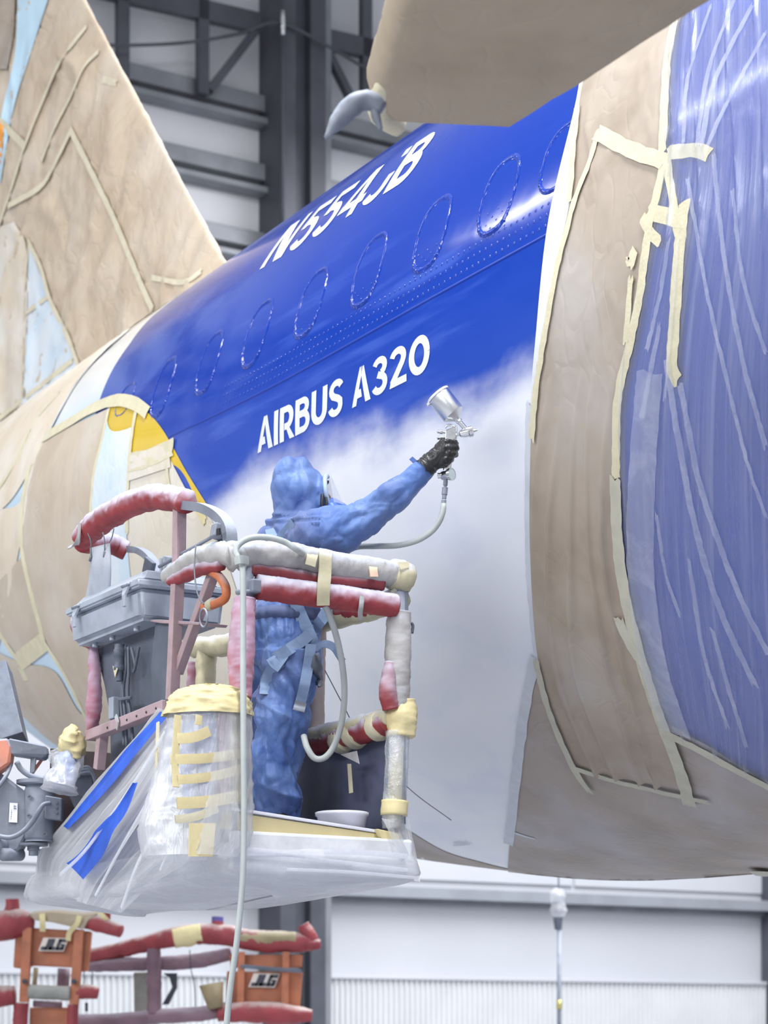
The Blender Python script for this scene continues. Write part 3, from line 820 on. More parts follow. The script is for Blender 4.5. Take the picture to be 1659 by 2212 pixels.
for pts, w_t in (([(190, 58), (135, 130), (95, 220), (55, 320), (30, 400), (-10, 520)], .06), ([(216, 112), (185, 145), (155, 210), (120, 280), (92, 350)], .05),
                 ([(155, 280), (200, 370), (250, 475), (300, 595), (332, 668)], .08), ([(156, 284), (105, 385), (75, 415), (20, 445)], .07),
                 ([(-10, 255), (5, 265), (55, 315)], .09), ([(62, 520), (90, 575), (112, 650), (150, 730), (172, 790)], .07), ([(58, 676), (84, 658), (110, 640)], .06),
                 ([(225, 172), (255, 180)], .07), ([(50, 860), (56, 640), (66, 520)], .05), ([(0, 905), (70, 850), (160, 780)], .06), ([(330, 600), (400, 610), (440, 585)], .05)):
    tape('masking_tape', pts, M['tape_fin'], w_t * .75, .014, fin, surf=fin_surf)
def fin_patch(name, left, right, m, off, n=24, k=14, label=None):
    A, B = resample(left, n), resample(right, n); f = np.linspace(0, 1, k)[None, :, None]
    Q = (A[:, None] * (1 - f) + B[:, None] * f).reshape(-1, 2)
    C, _n = fin_surf(Q[:, 0], Q[:, 1], off)
    o = link(name, grid_mesh(name, C.reshape(n, k, 3)), m, fin)
    if label: o['label'] = label
    return o
fin_patch('film_panel', [(65, 530), (60, 640), (56, 760), (50, 880)], [(66, 532), (108, 640), (150, 735), (168, 790)], M['pale_blue'], .008, label='pale blue panel in the fin root')
fin_patch('bare_strip', [(40, -20), (38, 60), (32, 130), (8, 230), (-10, 330)], [(112, -20), (86, 60), (60, 140), (30, 240), (2, 400)], plain('pale_sky_paint', lin(196, 224, 240), .35, 0, .05, 2, 0), .008, label='strip of bare pale blue paint')
fin_patch('orange_strip', [(-20, 260), (-12, 320), (-10, 360)], [(10, 262), (8, 320), (-2, 372)], plain('orange_paint', lin(240, 160, 60), .35, 0, .05, 2, 0), .010)
fin_patch('masking_paper', [(-40, -30), (-40, 60), (-40, 150)], [(38, -30), (34, 70), (20, 150)], M['tan'], .02)
fin_patch('masking_paper', [(-30, 500), (-20, 700), (-20, 900)], [(34, 480), (62, 560), (54, 880)], M['tan_up'], .012)

# --- wing flap overhead, wrapped in paper, and the tip of its fairing
vw = 2.62
und = [pV(x, y, vw) for x, y in ((1100, 276), (1180, 226), (1250, 183), (1400, 86), (1640, -64), (2300, -470))]
lft = [pV(x, y, vw) for x, y in ((862, 264), (842, 240), (846, 195), (868, 130), (905, 0), (1000, -430))]
n, k = 40, 24
A = resample([tuple(p) for p in und], n); B = resample([tuple(p) for p in lft], n)
f = np.linspace(0, 1, k)[None, :, None]; Q = A[:, None] * (1 - f) + B[:, None] * f
top = Q.copy(); top[..., 2] += .16
for i in range(n):
    for j in range(k):
        Q[i, j, 2] += .006 * crumple(Q[i, j, 0] * 2, Q[i, j, 1] * 2, 1, 1.5)
# wrap: underside, rounded outer side, top
side = []
for i in range(n):
    e = Q[i, -1]; out = (B[i] - A[i]) / np.linalg.norm(B[i] - A[i]); bulge = .055 + .012 * crumple(i * .3, 0, 5, 1)
    side.append([e + out * bulge * math.sin(t_) + np.array([0, 0, .085 * (1 - math.cos(t_))]) for t_ in np.linspace(0, math.pi, 10)[1:]])
ring = np.concatenate([Q, np.array(side), top[:, ::-1]], axis=1)
# close the rear end with a rounded lip
V = ring.reshape(-1, 3).tolist(); mcol = ring.shape[1]
fs = [(i * mcol + j, i * mcol + (j + 1) % mcol, (i + 1) * mcol + (j + 1) % mcol, (i + 1) * mcol + j) for i in range(n - 1) for j in range(mcol)]
fs.append(tuple(range(mcol))); fs.append(tuple(range((n - 1) * mcol, n * mcol))[::-1])
flap = link('wing_flap', mesh('wing_flap', V, fs), M['tan_dark'], aircraft); sharp(flap, 50)
lp_ = [pV(x, y, vw + .04) for x, y in ((858, 262), (826, 236), (818, 205), (830, 165), (850, 90), (880, -10))]
tube('masking_tape', [(p + Vector((.0, 0, -.015))) for p in lp_[:4]], [.03, .034, .03, .02], M['tape'], flap, smooth=20, seg=12, rough=.004)
fair = [pY(x, y, 5.75) for x, y in ((826, 236), (800, 218), (770, 222), (745, 244), (722, 272), (704, 298))]
tube('fairing_tip', fair, [.018, .024, .028, .026, .018, .005], M['steel'], flap, smooth=26, seg=14, rough=.004)
tube('fairing_tip', [pY(x, y, 5.75) for x, y in ((806, 226), (812, 250), (822, 280))], [.012, .012, .006], M['steel'], flap, smooth=12, seg=10, rough=.003)
# ------------------------------------------------------------------ the lift basket
lift = thing('lift_basket', W(8.1, 4.0, .5), 'grey lift basket with red padded rails, wrapped in film and carrying a painter', 'lift basket')
U0, U1, SF, SB = 3.62, 4.33, 7.15, 9.05
def fS(px, py, ds=0.0): return pS(px, py, SF + ds)
def fU(px, py, du=0.0): return pU(px, py, U0 + du)
def fR(px, py, du=0.0): return pU(px, py, U1 + du)
def suv(p): return (-SA * p.x + CA * p.y, CA * p.x + SA * p.y, p.z - EYE)

# deck, toe boards
m_deck = plain('deck_grey', lin(150, 154, 168), .6, 0, .1, 4, .1)
box('deck', W((SF + SB) / 2, (U0 + U1) / 2, .66), (U1 - U0, SB - SF, .10), m_deck, lift, AX, .01)
box('deck_edge', W(SF - .01, (U0 + U1) / 2 + .01, .665), (U1 - U0 + .06, .05, .15), plain('foam_white', lin(222, 224, 226), .6), lift, AX, .012)
m_kick = plain('yellow_paper_board', lin(204, 190, 144), .6, 0, .06, 6, .3, 20)
tb = [fS(486, 1752), fS(833, 1803), fS(862, 1836), fS(478, 1788)]
prism('toe_board', tb, Vector((-SA, CA, 0)) * .03, m_kick, lift, .003)
beam('toe_board_lip', fS(497, 1748, .02), fS(835, 1801, .02), .05, .012, M['white_pl'], lift)
box('toe_board', W((SF + SB) / 2, U0, .75), (.03, SB - SF, .12), M['steel'], lift, AX, .004)
box('toe_board', W(SB, (U0 + U1) / 2, .75), (U1 - U0, .03, .12), M['steel'], lift, AX, .004)
prism('tape_block', [fS(815, 1790, -.03), fS(862, 1800, -.03), fS(866, 1838, -.03), fS(842, 1842, -.03)], Vector((-SA, CA, 0)) * .03, M['tape_yel'], lift, .003)

# right corner post: padded above, film below
tube('corner_post', [fS(862, 1280), fS(862, 1780)], .026, M['steel'], lift, seg=12)
tube('post_padding', [fS(862, 1322), fS(860, 1400), fS(859, 1470), fS(857, 1530)], [.046, .05, .049, .047], M['greywrap'], lift, smooth=60, seg=20, rough=.005, freq=26)
tube('post_padding', [fS(842, 1430, -.012), fS(838, 1490, -.014), fS(845, 1532, -.01)], [.020, .034, .034], M['red'], lift, smooth=30, seg=16, rough=.004)
tube('taped_joint', [fS(866, 1512), fS(868, 1545), fS(866, 1592)], [.050, .060, .054], M['tape_yel'], lift, smooth=26, seg=20, rough=.012, freq=16)
tube('wrapped_post', [fS(858, 1580), fS(857, 1660), fS(852, 1740), fS(850, 1790)], [.046, .045, .044, .044], M['film'], lift, smooth=40, seg=20, rough=.006, freq=16)
tube('post_core', [fS(858, 1580), fS(852, 1790)], .030, M['creamwrap'], lift, seg=12)
tube('tape_band', [fS(853, 1730, -.0), fS(851, 1762, -.0)], .052, M['tape_yel'], lift, smooth=8, seg=20, rough=.003)

# front top rail and the red rail below it
tube('top_rail', [fS(505, 1200), fS(560, 1198), fS(640, 1204), fS(700, 1218), fS(800, 1232), fS(874, 1246)], [.046, .05, .052, .05, .05, .052], M['greywrap'], lift, smooth=140, seg=28, rough=.0055, freq=20)
tube('rail_padding', [fS(540, 1228, -.005), fS(640, 1246, -.005), fS(700, 1254, -.005), fS(826, 1262, -.005)], [.026, .03, .028, .026], M['red_low'], lift, smooth=50, seg=14, rough=.004)
tube('rail_end_wrap', [fS(846, 1240), fS(866, 1246), fS(884, 1252)], [.056, .062, .050], M['creamwrap'], lift, smooth=16, seg=20, rough=.010, freq=14)
tube('mid_rail', [fS(556, 1268, -.02), fS(640, 1279, -.02), fS(740, 1292, -.02), fS(852, 1308, -.02)], .046, M['red'], lift, smooth=140, seg=28, rough=.0042, freq=22)
box('bracket', fS(545, 1270), (.05, .10, .05), M['steel'], lift, AX, .006)
box('bracket', fS(866, 1290), (.045, .045, .12), M['steel'], lift, AX, .006)
def band(name, pts, w, m, parent, th=.003, n=30):
    """flat strap through points, width w measured across along dirn"""
    P = resample([tuple(p) for p in pts], n); T, N_, B_ = frames(P)
    return P
def strap(name, pts, wdir, w, m, parent, n=24, off=0.0):
    P = resample([tuple(p) for p in pts], n); wd = np.array(wdir, float); wd /= np.linalg.norm(wd)
    T = np.gradient(P, axis=0); T /= np.linalg.norm(T, axis=1)[:, None]
    Wd = wd[None] - T * (T @ wd)[:, None]; Wd /= np.linalg.norm(Wd, axis=1)[:, None]
    Nn = np.cross(T, Wd)
    cols = [P - Wd * w / 2 + Nn * .0025, P + Nn * .004, P + Wd * w / 2 + Nn * .0025, P + Wd * w / 2 - Nn * .0025, P - Wd * w / 2 - Nn * .0025]
    o = link(name, grid_mesh(name, np.stack(cols, 1), closed=True), m, parent); sharp(o, 40); return o
nd = np.array([CA, SA, 0])
strap('tape_band', [fS(704, 1188, .01), fS(703, 1196, -.055), fS(702, 1235, -.062), fS(699, 1270, -.075), fS(698, 1308, -.06)], nd, .052, M['creamwrap'], lift)
strap('tape_band', [fS(676, 1193, .0), fS(674, 1201, -.055), fS(670, 1222, -.058)], nd, .042, M['tape'], lift, 10)
strap('tape_band', [fS(806, 1218, .0), fS(806, 1226, -.05), fS(808, 1246, -.056)], nd, .034, plain('peach_tape', lin(226, 196, 170), .6), lift, 10)
strap('tape_strip', [fS(782, 1288, -.07), fS(780, 1310, -.072), fS(778, 1326, -.05), fS(780, 1338, -.03)], nd, .018, M['greywrap'], lift, 12)
prism('tape_flap', [fS(858, 1216, -.06), fS(884, 1214, -.06), fS(884, 1226, -.062), fS(866, 1230, -.064)], (0, 0, .002), M['tape'], lift)
tube('post_clip', [fS(888, 1345), fS(892, 1352), fS(890, 1368)], .006, M['steel_dark'], lift, smooth=10, seg=8)

# left top rail with the bent orange pipe
tube('top_rail', [fS(512, 1198), fU(480, 1194), fU(440, 1204), fU(400, 1222), fU(362, 1246)], [.046, .046, .043, .04, .030], M['greywrap'], lift, smooth=60, seg=22, rough=.006, freq=22)
tube('rail_padding', [fU(478, 1222, -.01), fU(440, 1226, -.012), fU(400, 1242, -.012), fU(368, 1256, -.01)], [.020, .028, .027, .018], M['red'], lift, smooth=40, seg=16, rough=.005)
tube('gathered_wrap', [fS(498, 1208), fS(508, 1206), fS(520, 1204)], [.047, .040, .048], M['greywrap'], lift, smooth=14, seg=22, rough=.01, freq=30)
tube('bent_pipe', [fU(452, 1232), fU(474, 1246), fU(488, 1270), fU(486, 1292), fU(466, 1304), fU(440, 1312)], .017, M['orange'], lift, smooth=36, seg=14)
tube('tape_band', [fU(462, 1302), fU(452, 1308)], .021, M['creamwrap'], lift, seg=12, smooth=6)
# near-left padded post
tube('corner_post', [fS(536, 1225), fS(534, 1300)], .022, M['steel'], lift, seg=12)
tube('corner_post', [fS(530, 1500), fS(528, 1740)], .024, M['steel_dark'], lift, seg=12)
tube('post_padding', [fS(528, 1292), fS(524, 1360), fS(521, 1430), fS(519, 1508)], [.040, .047, .049, .040], M['pink'], lift, smooth=60, seg=20, rough=.006, freq=22)
tube('bracket_bolt', [fS(511, 1279, -.02), fS(550, 1279, -.02)], .010, M['steel'], lift, seg=10)

# square posts, flange, diagonal on the control side
sq = .042
beam('square_post', fU(388, 1090), fU(386, 1250), sq, sq, M['pinksteel'], lift, (CA, SA, 0))
beam('square_post', fU(384, 1250), fU(372, 1512), sq, sq, M['pinksteel'], lift, (CA, SA, 0))
beam('diagonal_brace', fU(470, 1214, .02), fU(384, 1452, .02), .036, .036, M['pinksteel'], lift, (CA, SA, 0))
prism('flange_plate', [fU(304, 1339), fU(345, 1338), fU(432, 1344), fU(428, 1350), fU(345, 1346)], Vector((CA, SA, 0)) * .12, M['pinksteel'], lift, .002)
beam('channel_beam', fU(196, 1590, -.01), fU(362, 1524, -.01), .05, .042, M['pinksteel'], lift)
for i in range(6):
    px = 232 + i * 21
    c = fU(px, 1572 - (px - 232) * .40, -.036); lathe('bolt_hole', c, Vector((-CA, -SA, 0)), [(0, .0005), (0, .005), (.002, .005), (.002, .0005)], M['black'], lift, 10)
strap('tape_strip', [fU(250, 1546, -.04), fU(254, 1560, -.045), fU(252, 1575, -.04)], (-SA, CA, 0), .016, M['greywrap'], lift, 8)
beam('lower_post', fU(222, 1585), fU(214, 1662), .04, .04, M['pinksteel'], lift, (CA, SA, 0))
tube('post_padding', [fU(202, 1400, .03), fU(205, 1470, .03), fU(202, 1540, .03), fU(196, 1594, .03)], [.022, .028, .032, .024], M['pink'], lift, smooth=50, seg=14, rough=.008, freq=18)
tube('rail_stub', [pU(170, 1326, 3.75), pU(172, 1350, 3.72), pU(186, 1374, 3.72), pU(215, 1392, 3.74)], [.030, .040, .042, .038], M['red'], lift, smooth=22, seg=18, rough=.006)

# console guard: padded hoop, return arm, bent steel ends
tube('guard_hoop', [fU(404, 1084), fU(370, 1076), fU(330, 1074), fU(290, 1086), fU(240, 1112), fU(200, 1140), fU(178, 1164)], [.046, .048, .050, .050, .052, .053, .048], M['red'], lift, smooth=150, seg=28, rough=.0065, freq=24)
tube('guard_arm', [fU(180, 1172, .10), fU(215, 1174, .25), fU(245, 1176, .34), fU(274, 1190, .40)], [.044, .046, .046, .044], M['red'], lift, smooth=40, seg=18, rough=.006)
def flatbar(name, pts, w, h, m, parent, n=26):
    P = resample([tuple(p) for p in pts], n); T, N_, B_ = frames(P)
    side = np.array([CA, SA, 0.0])[None] * np.ones((n, 1)); up_ = np.cross(side, T); up_ /= np.linalg.norm(up_, axis=1)[:, None]
    cols = [P + side * w / 2 + up_ * h / 2, P - side * w / 2 + up_ * h / 2, P - side * w / 2 - up_ * h / 2, P + side * w / 2 - up_ * h / 2]
    o = link(name, grid_mesh(name, np.stack(cols, 1), closed=True), m, parent); sharp(o, 40); return o
flatbar('bent_bar', [fU(400, 1092), fU(440, 1098), fU(474, 1116), fU(494, 1144), fU(498, 1190)], .045, .034, M['steel'], lift)
flatbar('bent_bar', [fU(270, 1186, .4), fU(302, 1190, .4), fU(326, 1208, .4), fU(342, 1240, .4)], .04, .028, M['steel'], lift)
strap('tape_strip', [fU(172, 1130, -.06), fU(170, 1160, -.058), fU(164, 1176, -.04), fU(150, 1182, -.03)], (-SA, CA, 0), .022, M['greywrap'], lift, 12)
clip = box('clip_box', fU(472, 1149, -.02), (.05, .045, .055), M['steel'], lift, AX @ Matrix.Rotation(.2, 3, 'Y'), .006)
box('clip_window', fU(472, 1149, -.048), (.01, .02, .026), M['black'], clip, AX, .002)
tube('push_rod', [fU(458, 1160), fU(344, 1224)], .007, M['steel'], lift, seg=8)
box('pad_plate', fU(322, 1226, .3), (.02, .09, .07), M['steel_dark'], lift, AX @ Matrix.Rotation(.5, 3, 'X'), .004)
# hanging data card
n, k = 14, 8
L_ = resample([(196, 1184), (196, 1220), (192, 1262), (182, 1306)], n); R_ = resample([(238, 1174), (240, 1210), (240, 1250), (236, 1290)], n)
PP = np.array([[tuple(fU(*(L_[i] * (1 - j / (k - 1)) + R_[i] * j / (k - 1)), -.02 - .012 * math.sin(i * .35) - .01 * math.sin(j / (k - 1) * 3.1))) for j in range(k)] for i in range(n)])
card = link('hanging_card', grid_mesh('hanging_card', PP), dusted('card_grey', lin(176, 182, 192), lin(200, 204, 214), -.3, .5, .6, .6, 8, .1), lift)
md_ = card.modifiers.new('thick', 'SOLIDIFY'); md_.thickness = .004
for a, b, c in (((190, 1152), (196, 1170), (197, 1206)), ((222, 1150), (226, 1168), (226, 1196)), ((246, 1142), (242, 1160), (236, 1172))):
    tube('card_cord', [fU(*a, -.05), fU(*b, -.045), fU(*c, -.035)], .0025, M['wire'], card, smooth=10, seg=6)
tube('cord_knot', [fU(226, 1192, -.04), fU(225, 1204, -.04)], .006, M['wire'], card, seg=8); tube('cord_knot', [fU(197, 1200, -.04), fU(194, 1212, -.04)], .006, M['wire'], card, seg=8)

# control box: tapered tub, lid with rim, latches, studs, connector and cables
cs_, cu_, cv_ = suv(pU(301, 1268, U0 - .06))
_, _, cvb = suv(pU(301, 1336, U0 - .06))
bl, bw = .72, .38
def tub(name, v0, v1, e0, e1, m, bev=.012):
    bm = bmesh.new(); q = []
    for v, e in ((v0, e0), (v1, e1)):
        q.append([bm.verts.new(W(s, u, v)) for s, u in ((cs_ - e, cu_ - e), (cs_ - e, cu_ + bw + e), (cs_ + bl + e, cu_ + bw + e), (cs_ + bl + e, cu_ - e))])
    bm.faces.new(q[0][::-1]); bm.faces.new(q[1])
    for i in range(4): bm.faces.new((q[0][i], q[0][(i + 1) % 4], q[1][(i + 1) % 4], q[1][i]))
    bmesh.ops.recalc_face_normals(bm, faces=bm.faces)
    bmesh.ops.bevel(bm, geom=list(bm.edges), offset=bev, segments=3, affect='EDGES')
    return sharp(bm_obj(name, bm, m, lift), 40)
cb = tub('control_box', cvb, cv_, -.012, .0, M['box_grey'], .02)
lid = tub('box_lid', cv_ + .002, cv_ + .035, .012, .012, M['box_grey'], .008)
tub('lid_crown', cv_ + .034, cv_ + .085, -.01, -.05, M['box_grey'], .012)
for ds, du in ((.02, bw * .45), (.05, bw * .45)):
    box('lid_rib', W(cs_ + ds + .02, cu_ + du, cv_ + .11), (.10, .018, .07), M['box_grey'], lift, AX, .006)
for ds in (.09, .60):
    l_ = prism('box_latch', [W(cs_ + ds - .035, cu_ - .014, cv_ + .032), W(cs_ + ds + .035, cu_ - .014, cv_ + .032), W(cs_ + ds + .012, cu_ - .03, cv_ - .02), W(cs_ + ds + .010, cu_ - .03, cv_ - .065), W(cs_ + ds - .010, cu_ - .03, cv_ - .065), W(cs_ + ds - .012, cu_ - .03, cv_ - .02)], Vector((CA, SA, 0)) * .012, M['box_grey'], lift, .002)
    tube('latch_pin', [W(cs_ + ds - .03, cu_ - .02, cv_ + .02), W(cs_ + ds + .03, cu_ - .02, cv_ + .02)], .007, M['steel'], l_, seg=8)
for ds, du in ((.16, .06), (.40, .06), (.58, .06), (.30, .16), (.50, .22)):
    lathe('box_stud', W(cs_ + ds, cu_ + du, cvb), (0, 0, -1), [(0, .012), (.018, .012), (.02, .010), (.02, .0005)], M['box_grey'], lift, 10, False)
pn = [pU(207, 1404, 3.68), pU(352, 1338, 3.68), pU(350, 1512, 3.68), pU(240, 1560, 3.68), pU(226, 1480, 3.68)]
prism('back_panel', pn, Vector((CA, SA, 0)) * .012, M['steel_dark'], lift)
prism('side_panel', [pU(336, 1346, 3.64), pU(366, 1340, 3.64), pU(366, 1516, 3.64), pU(330, 1512, 3.64), pU(326, 1440, 3.64)], Vector((CA, SA, 0)) * .01, M['steel_dark'], lift)
prism('lower_panel', [pU(238, 1560, 3.72), pU(356, 1512, 3.72), pU(330, 1560, 3.72), pU(240, 1680, 3.72)], Vector((CA, SA, 0)) * .012, M['steel_dark'], lift)
pc0 = pU(258, 1392, 3.62)
con = lathe('connector', pc0, (0, 0, -1), [(0, .020), (.02, .020), (.022, .024), (.05, .024), (.052, .020), (.075, .021), (.09, .021), (.092, .024), (.105, .024), (.108, .014), (.15, .013)], M['steel_dark'], lift, 18)
for pts in (((262, 1440), (265, 1480), (262, 1520), (266, 1570), (268, 1610)), ((270, 1396), (272, 1440), (266, 1490), (270, 1540), (274, 1612)), ((277, 1398), (278, 1450), (276, 1500), (282, 1545), (288, 1608)), ((284, 1400), (292, 1436), (288, 1452)), ((300, 1398), (292, 1440))):
    tube('cable', [pU(x, y, 3.64) for x, y in pts], .007, M['steel_dark'], lift, smooth=26, seg=8)
box('junction_box', pU(246, 1530, 3.65), (.03, .05, .09), M['box_grey'], lift, AX, .004)
beam('cable_clamp', pU(256, 1511, 3.62), pU(283, 1507, 3.62), .012, .012, M['steel_dark'], lift)
prism('tape_strip', [pU(243, 1438, 3.6), pU(254, 1444, 3.6), pU(248, 1463, 3.6)], Vector((CA, SA, 0)) * .002, M['tape'], lift)

# rails of the far side
tube('top_rail', [fR(866, 1292), fR(800, 1316), fR(740, 1330), fR(600, 1360), fR(500, 1392), fR(420, 1398)], .045, M['creamwrap'], lift, smooth=80, seg=18, rough=.007, freq=18)
tube('rail_padding', [fR(846, 1298, -.02), fR(800, 1312, -.02), fR(735, 1320, -.02)], .035, M['red'], lift, smooth=30, seg=16, rough=.006)
tube('corner_post', [fR(446, 1400), fR(444, 1500), fR(440, 1700)], .046, M['creamwrap'], lift, smooth=60, seg=18, rough=.008, freq=16)
tube('post_padding', [fR(418, 1430), fR(416, 1470), fR(414, 1500)], .026, M['pink'], lift, smooth=20, seg=14, rough=.006)
tube('rail_post', [fR(690, 1330, -.01), fR(686, 1450, -.01), fR(681, 1582, -.01)], [.030, .032, .034], dusted('gauze_wrap', lin(206, 190, 182), lin(206, 210, 222), .1, .9, .8), lift, smooth=40, seg=16, rough=.004, freq=40)
tube('mid_rail', [fR(846, 1556, -.02), fR(800, 1572, -.02), fR(740, 1590, -.02), fR(664, 1606, -.02)], [.046, .050, .050, .046], M['red'], lift, smooth=60, seg=20, rough=.010, freq=18)
tube('rail_cover', [fR(846, 1548, -.03), fR(790, 1564, -.03), fR(720, 1584, -.03), fR(664, 1594, -.03)], [.034, .04, .042, .036], M['creamwrap'], lift, smooth=50, seg=18, rough=.008)
for x, y in ((820, 1568), (770, 1586), (740, 1596)):
    tube('tape_band', [fR(x + 8, y - 4, -.02), fR(x - 8, y + 4, -.02)], .056, M['tape'], lift, smooth=8, seg=18, rough=.006)
prism('tape_flap', [fR(735, 1630, -.07), fR(770, 1622, -.07), fR(776, 1650, -.07), fR(760, 1642, -.07)], Vector((CA, SA, 0)) * .002, M['greywrap'], lift)
m_net = plain('dark_side_sheet', lin(92, 96, 118), .5, 0, .35, 3, .4, 5)
PP = np.zeros((16, 24, 3))
for i in range(16):
    for j in range(24):
        s = SF + .02 + (SB - SF) * j / 23; v = .70 + .50 * i / 15
        PP[i, j] = W(s, U1 + .02 - .02 * crumple(s * 2, v * 2, 1, 2), v)
link('side_sheet', grid_mesh('side_sheet', PP), m_net, lift)
PP = np.zeros((12, 16, 3))
for i in range(12):
    for j in range(16):
        u = U0 + .02 + (U1 - U0) * j / 15; v = .70 + .55 * i / 11
        PP[i, j] = W(SB - .05 - .02 * crumple(u * 2, v * 2, 6, 2), u, v)
link('end_sheet', grid_mesh('end_sheet', PP), plain('brown_shade_sheet', lin(96, 84, 84), .6, 0, .2, 3, .3, 5), lift)
prism('tape_strip', [fR(750, 1650, -.05), fR(758, 1650, -.05), fR(762, 1712, -.05), fR(754, 1714, -.05)], Vector((CA, SA, 0)) * .002, M['tape'], lift)

# --- film wraps
def sheet(name, left, right, m, n=40, k=24, amp=.012, f=6.0, seed=0, parent=None, dirn=(-CA, -SA, .2), radial=False):
    A = resample([tuple(p) for p in left], n); B = resample([tuple(p) for p in right], n)
    fr = np.linspace(0, 1, k)[None, :, None]; Q = A[:, None] * (1 - fr) + B[:, None] * fr; dn = np.array(dirn, float)
    for i in range(n):
        for j in range(k):
            b = j / (k - 1); a = i / (n - 1)
            x = b * f * 1.5 + .8 * mnoise.noise(Vector((a * 2, b * 3, seed)))
            Q[i, j] += dn * amp * ((1 - abs(math.sin(x * 1.57))) ** 2 * 1.2 + .2 * mnoise.noise(Vector((a * 6, b * 9, seed + 3))))
    uv = np.stack(np.meshgrid(np.linspace(0, 1, n), np.linspace(0, 1, k), indexing='ij'), -1)
    return link(name, grid_mesh(name, Q, uvs=uv), m, parent or lift)
M['film_milk'] = film('milky_film', (.94, .95, .98, 1), .50, (1, 1, 1), 4, .06, .4, .75, .85, .3, .2)
M['film_clear'] = film('loose_clear_film', (.94, .95, .98, 1), .34, (1, 1, 1), 5, .10, .42, .75, .75, .22, .3)
M['blue_sheet'] = plain('blue_oversprayed_sheet', lin(40, 92, 206), .5, 0, .2, 5, .2, 20)
# drape from the wrapped post down to the far bottom corner
M['drape_milk'] = film('milky_drape_film', (.95, .96, .98, 1), .60, (1.3, 14, 1), 1.0, .06, .38, .72, .90, .25, .2, coord='UV')
M['drape_clear'] = film('clear_drape_film', (.95, .96, .98, 1), .42, (1.6, 18, 1), 1.0, .10, .42, .75, .75, .2, .25, coord='UV')
sheet('film_drape', [fU(352, 1532, -.04), fU(292, 1600, -.04), fU(215, 1692, -.04), (fU(140, 1782, -.04)), fU(92, 1842, -.04), fU(84, 1905, -.02)],
      [fU(402, 1560, -.10), fU(380, 1640, -.14), fU(330, 1740, -.16), fU(270, 1830, -.14), fU(215, 1900, -.10), fU(190, 1955, -.05)], M['drape_milk'], 60, 40, .018, 2.5, 1)
sheet('film_drape', [fU(398, 1560, -.06), fU(376, 1640, -.08), fU(322, 1745, -.09), fU(262, 1835, -.08), fU(206, 1905, -.06), fU(176, 1950, -.04)],
      [fS(420, 1600, -.06), fS(430, 1700, -.08), fS(440, 1790, -.08), fS(420, 1850, -.06), fU(330, 1910, -.05), fU(262, 1972, -.02)], M['drape_clear'], 60, 40, .020, 3.5, 5)
sheet('blue_film', [fU(350, 1538, -.07), fU(290, 1602, -.07), fU(216, 1692, -.07), fU(140, 1786, -.06)], [fU(364, 1545, -.09), fU(308, 1612, -.09), fU(234, 1704, -.09), fU(146, 1792, -.08)], M['blue_sheet'], 30, 8, .006, 1, 2)
sheet('blue_film', [fU(292, 1692, -.185), fU(250, 1752, -.185), fU(226, 1776, -.18), fU(178, 1836, -.15), fU(148, 1866, -.12)], [fU(298, 1690, -.19), fU(276, 1750, -.195), fU(246, 1796, -.19), fU(222, 1848, -.17), fU(180, 1900, -.13)], M['blue_sheet'], 30, 10, .008, 1, 4)
# the bundled post at the near corner: lofted wrap, cap and tape bands
def bundle(name, rows, m, seg=40, rough=.006, freq=18, seed=0, hem=None):
    """rows: (left px, right px, py, depth) around the near corner post"""
    A = resample(np.array(rows, float), 50); P = np.zeros((50, seg, 3))
    for i, (x0, x1, y, dp) in enumerate(A):
        c = pS((x0 + x1) / 2, y, SF + .03); r = (x1 - x0) / 2 / F * c.y
        for j in range(seg):
            a = 2 * math.pi * j / seg
            rr = 1 + rough / r * (crumple(math.cos(a) * 1.5, math.sin(a) * 1.5, i * .06 + seed, 1.6) + .4 * mnoise.noise(Vector((math.cos(a) * 6, math.sin(a) * 6, i * .05))))
            P[i, j] = c + Vector((1, 0, 0)) * r * rr * math.cos(a) + Vector((0, 1, 0)) * dp * rr * math.sin(a)
    uv = np.stack(np.meshgrid(np.linspace(0, 1, 50), np.linspace(0, 1, seg), indexing='ij'), -1)
    return link(name, grid_mesh(name, P, closed=True, uvs=uv), m, lift)
bundle('film_wrap', [(368, 541, 1536, .10), (354, 542, 1600, .10), (336, 543, 1670, .10), (316, 545, 1740, .11), (300, 542, 1800, .12), (312, 520, 1852, .14)], M['drape_clear'], rough=.012)
bundle('wrap_core', [(398, 470, 1540, .05), (392, 470, 1640, .05), (400, 470, 1760, .05)], plain('pale_blue_wrap', lin(176, 186, 220), .6, 0, .15, 5), rough=.004)
bundle('wrap_core', [(480, 540, 1540, .05), (482, 540, 1640, .05), (484, 540, 1740, .05)], M['creamwrap'], rough=.006)
bundle('wrap_core', [(462, 492, 1545, .06), (470, 496, 1640, .06), (470, 500, 1720, .06)], M['pink'], rough=.004)
cap = bundle('tape_cap', [(442, 452, 1479, .01), (420, 492, 1482, .05), (390, 520, 1492, .08), (370, 536, 1510, .10), (360, 541, 1530, .106), (355, 542, 1546, .108)], M['tape_yel'], rough=.017)
BUN = np.array([(368, 541, 1536, .10), (354, 542, 1600, .10), (336, 543, 1670, .10), (316, 545, 1740, .11), (300, 542, 1800, .12), (312, 520, 1852, .14)], float)
def bun(x, y, out=.014):      # a point just outside the wrapped bundle
    x0, x1, dp = (np.interp(y, BUN[:, 2], BUN[:, c]) for c in (0, 1, 3))
    b = math.sqrt(max(0, 1 - ((x - (x0 + x1) / 2) / ((x1 - x0) / 2)) ** 2))
    p = pS(x, y, SF + .03); return pY(x, y, p.y - dp * b - out)
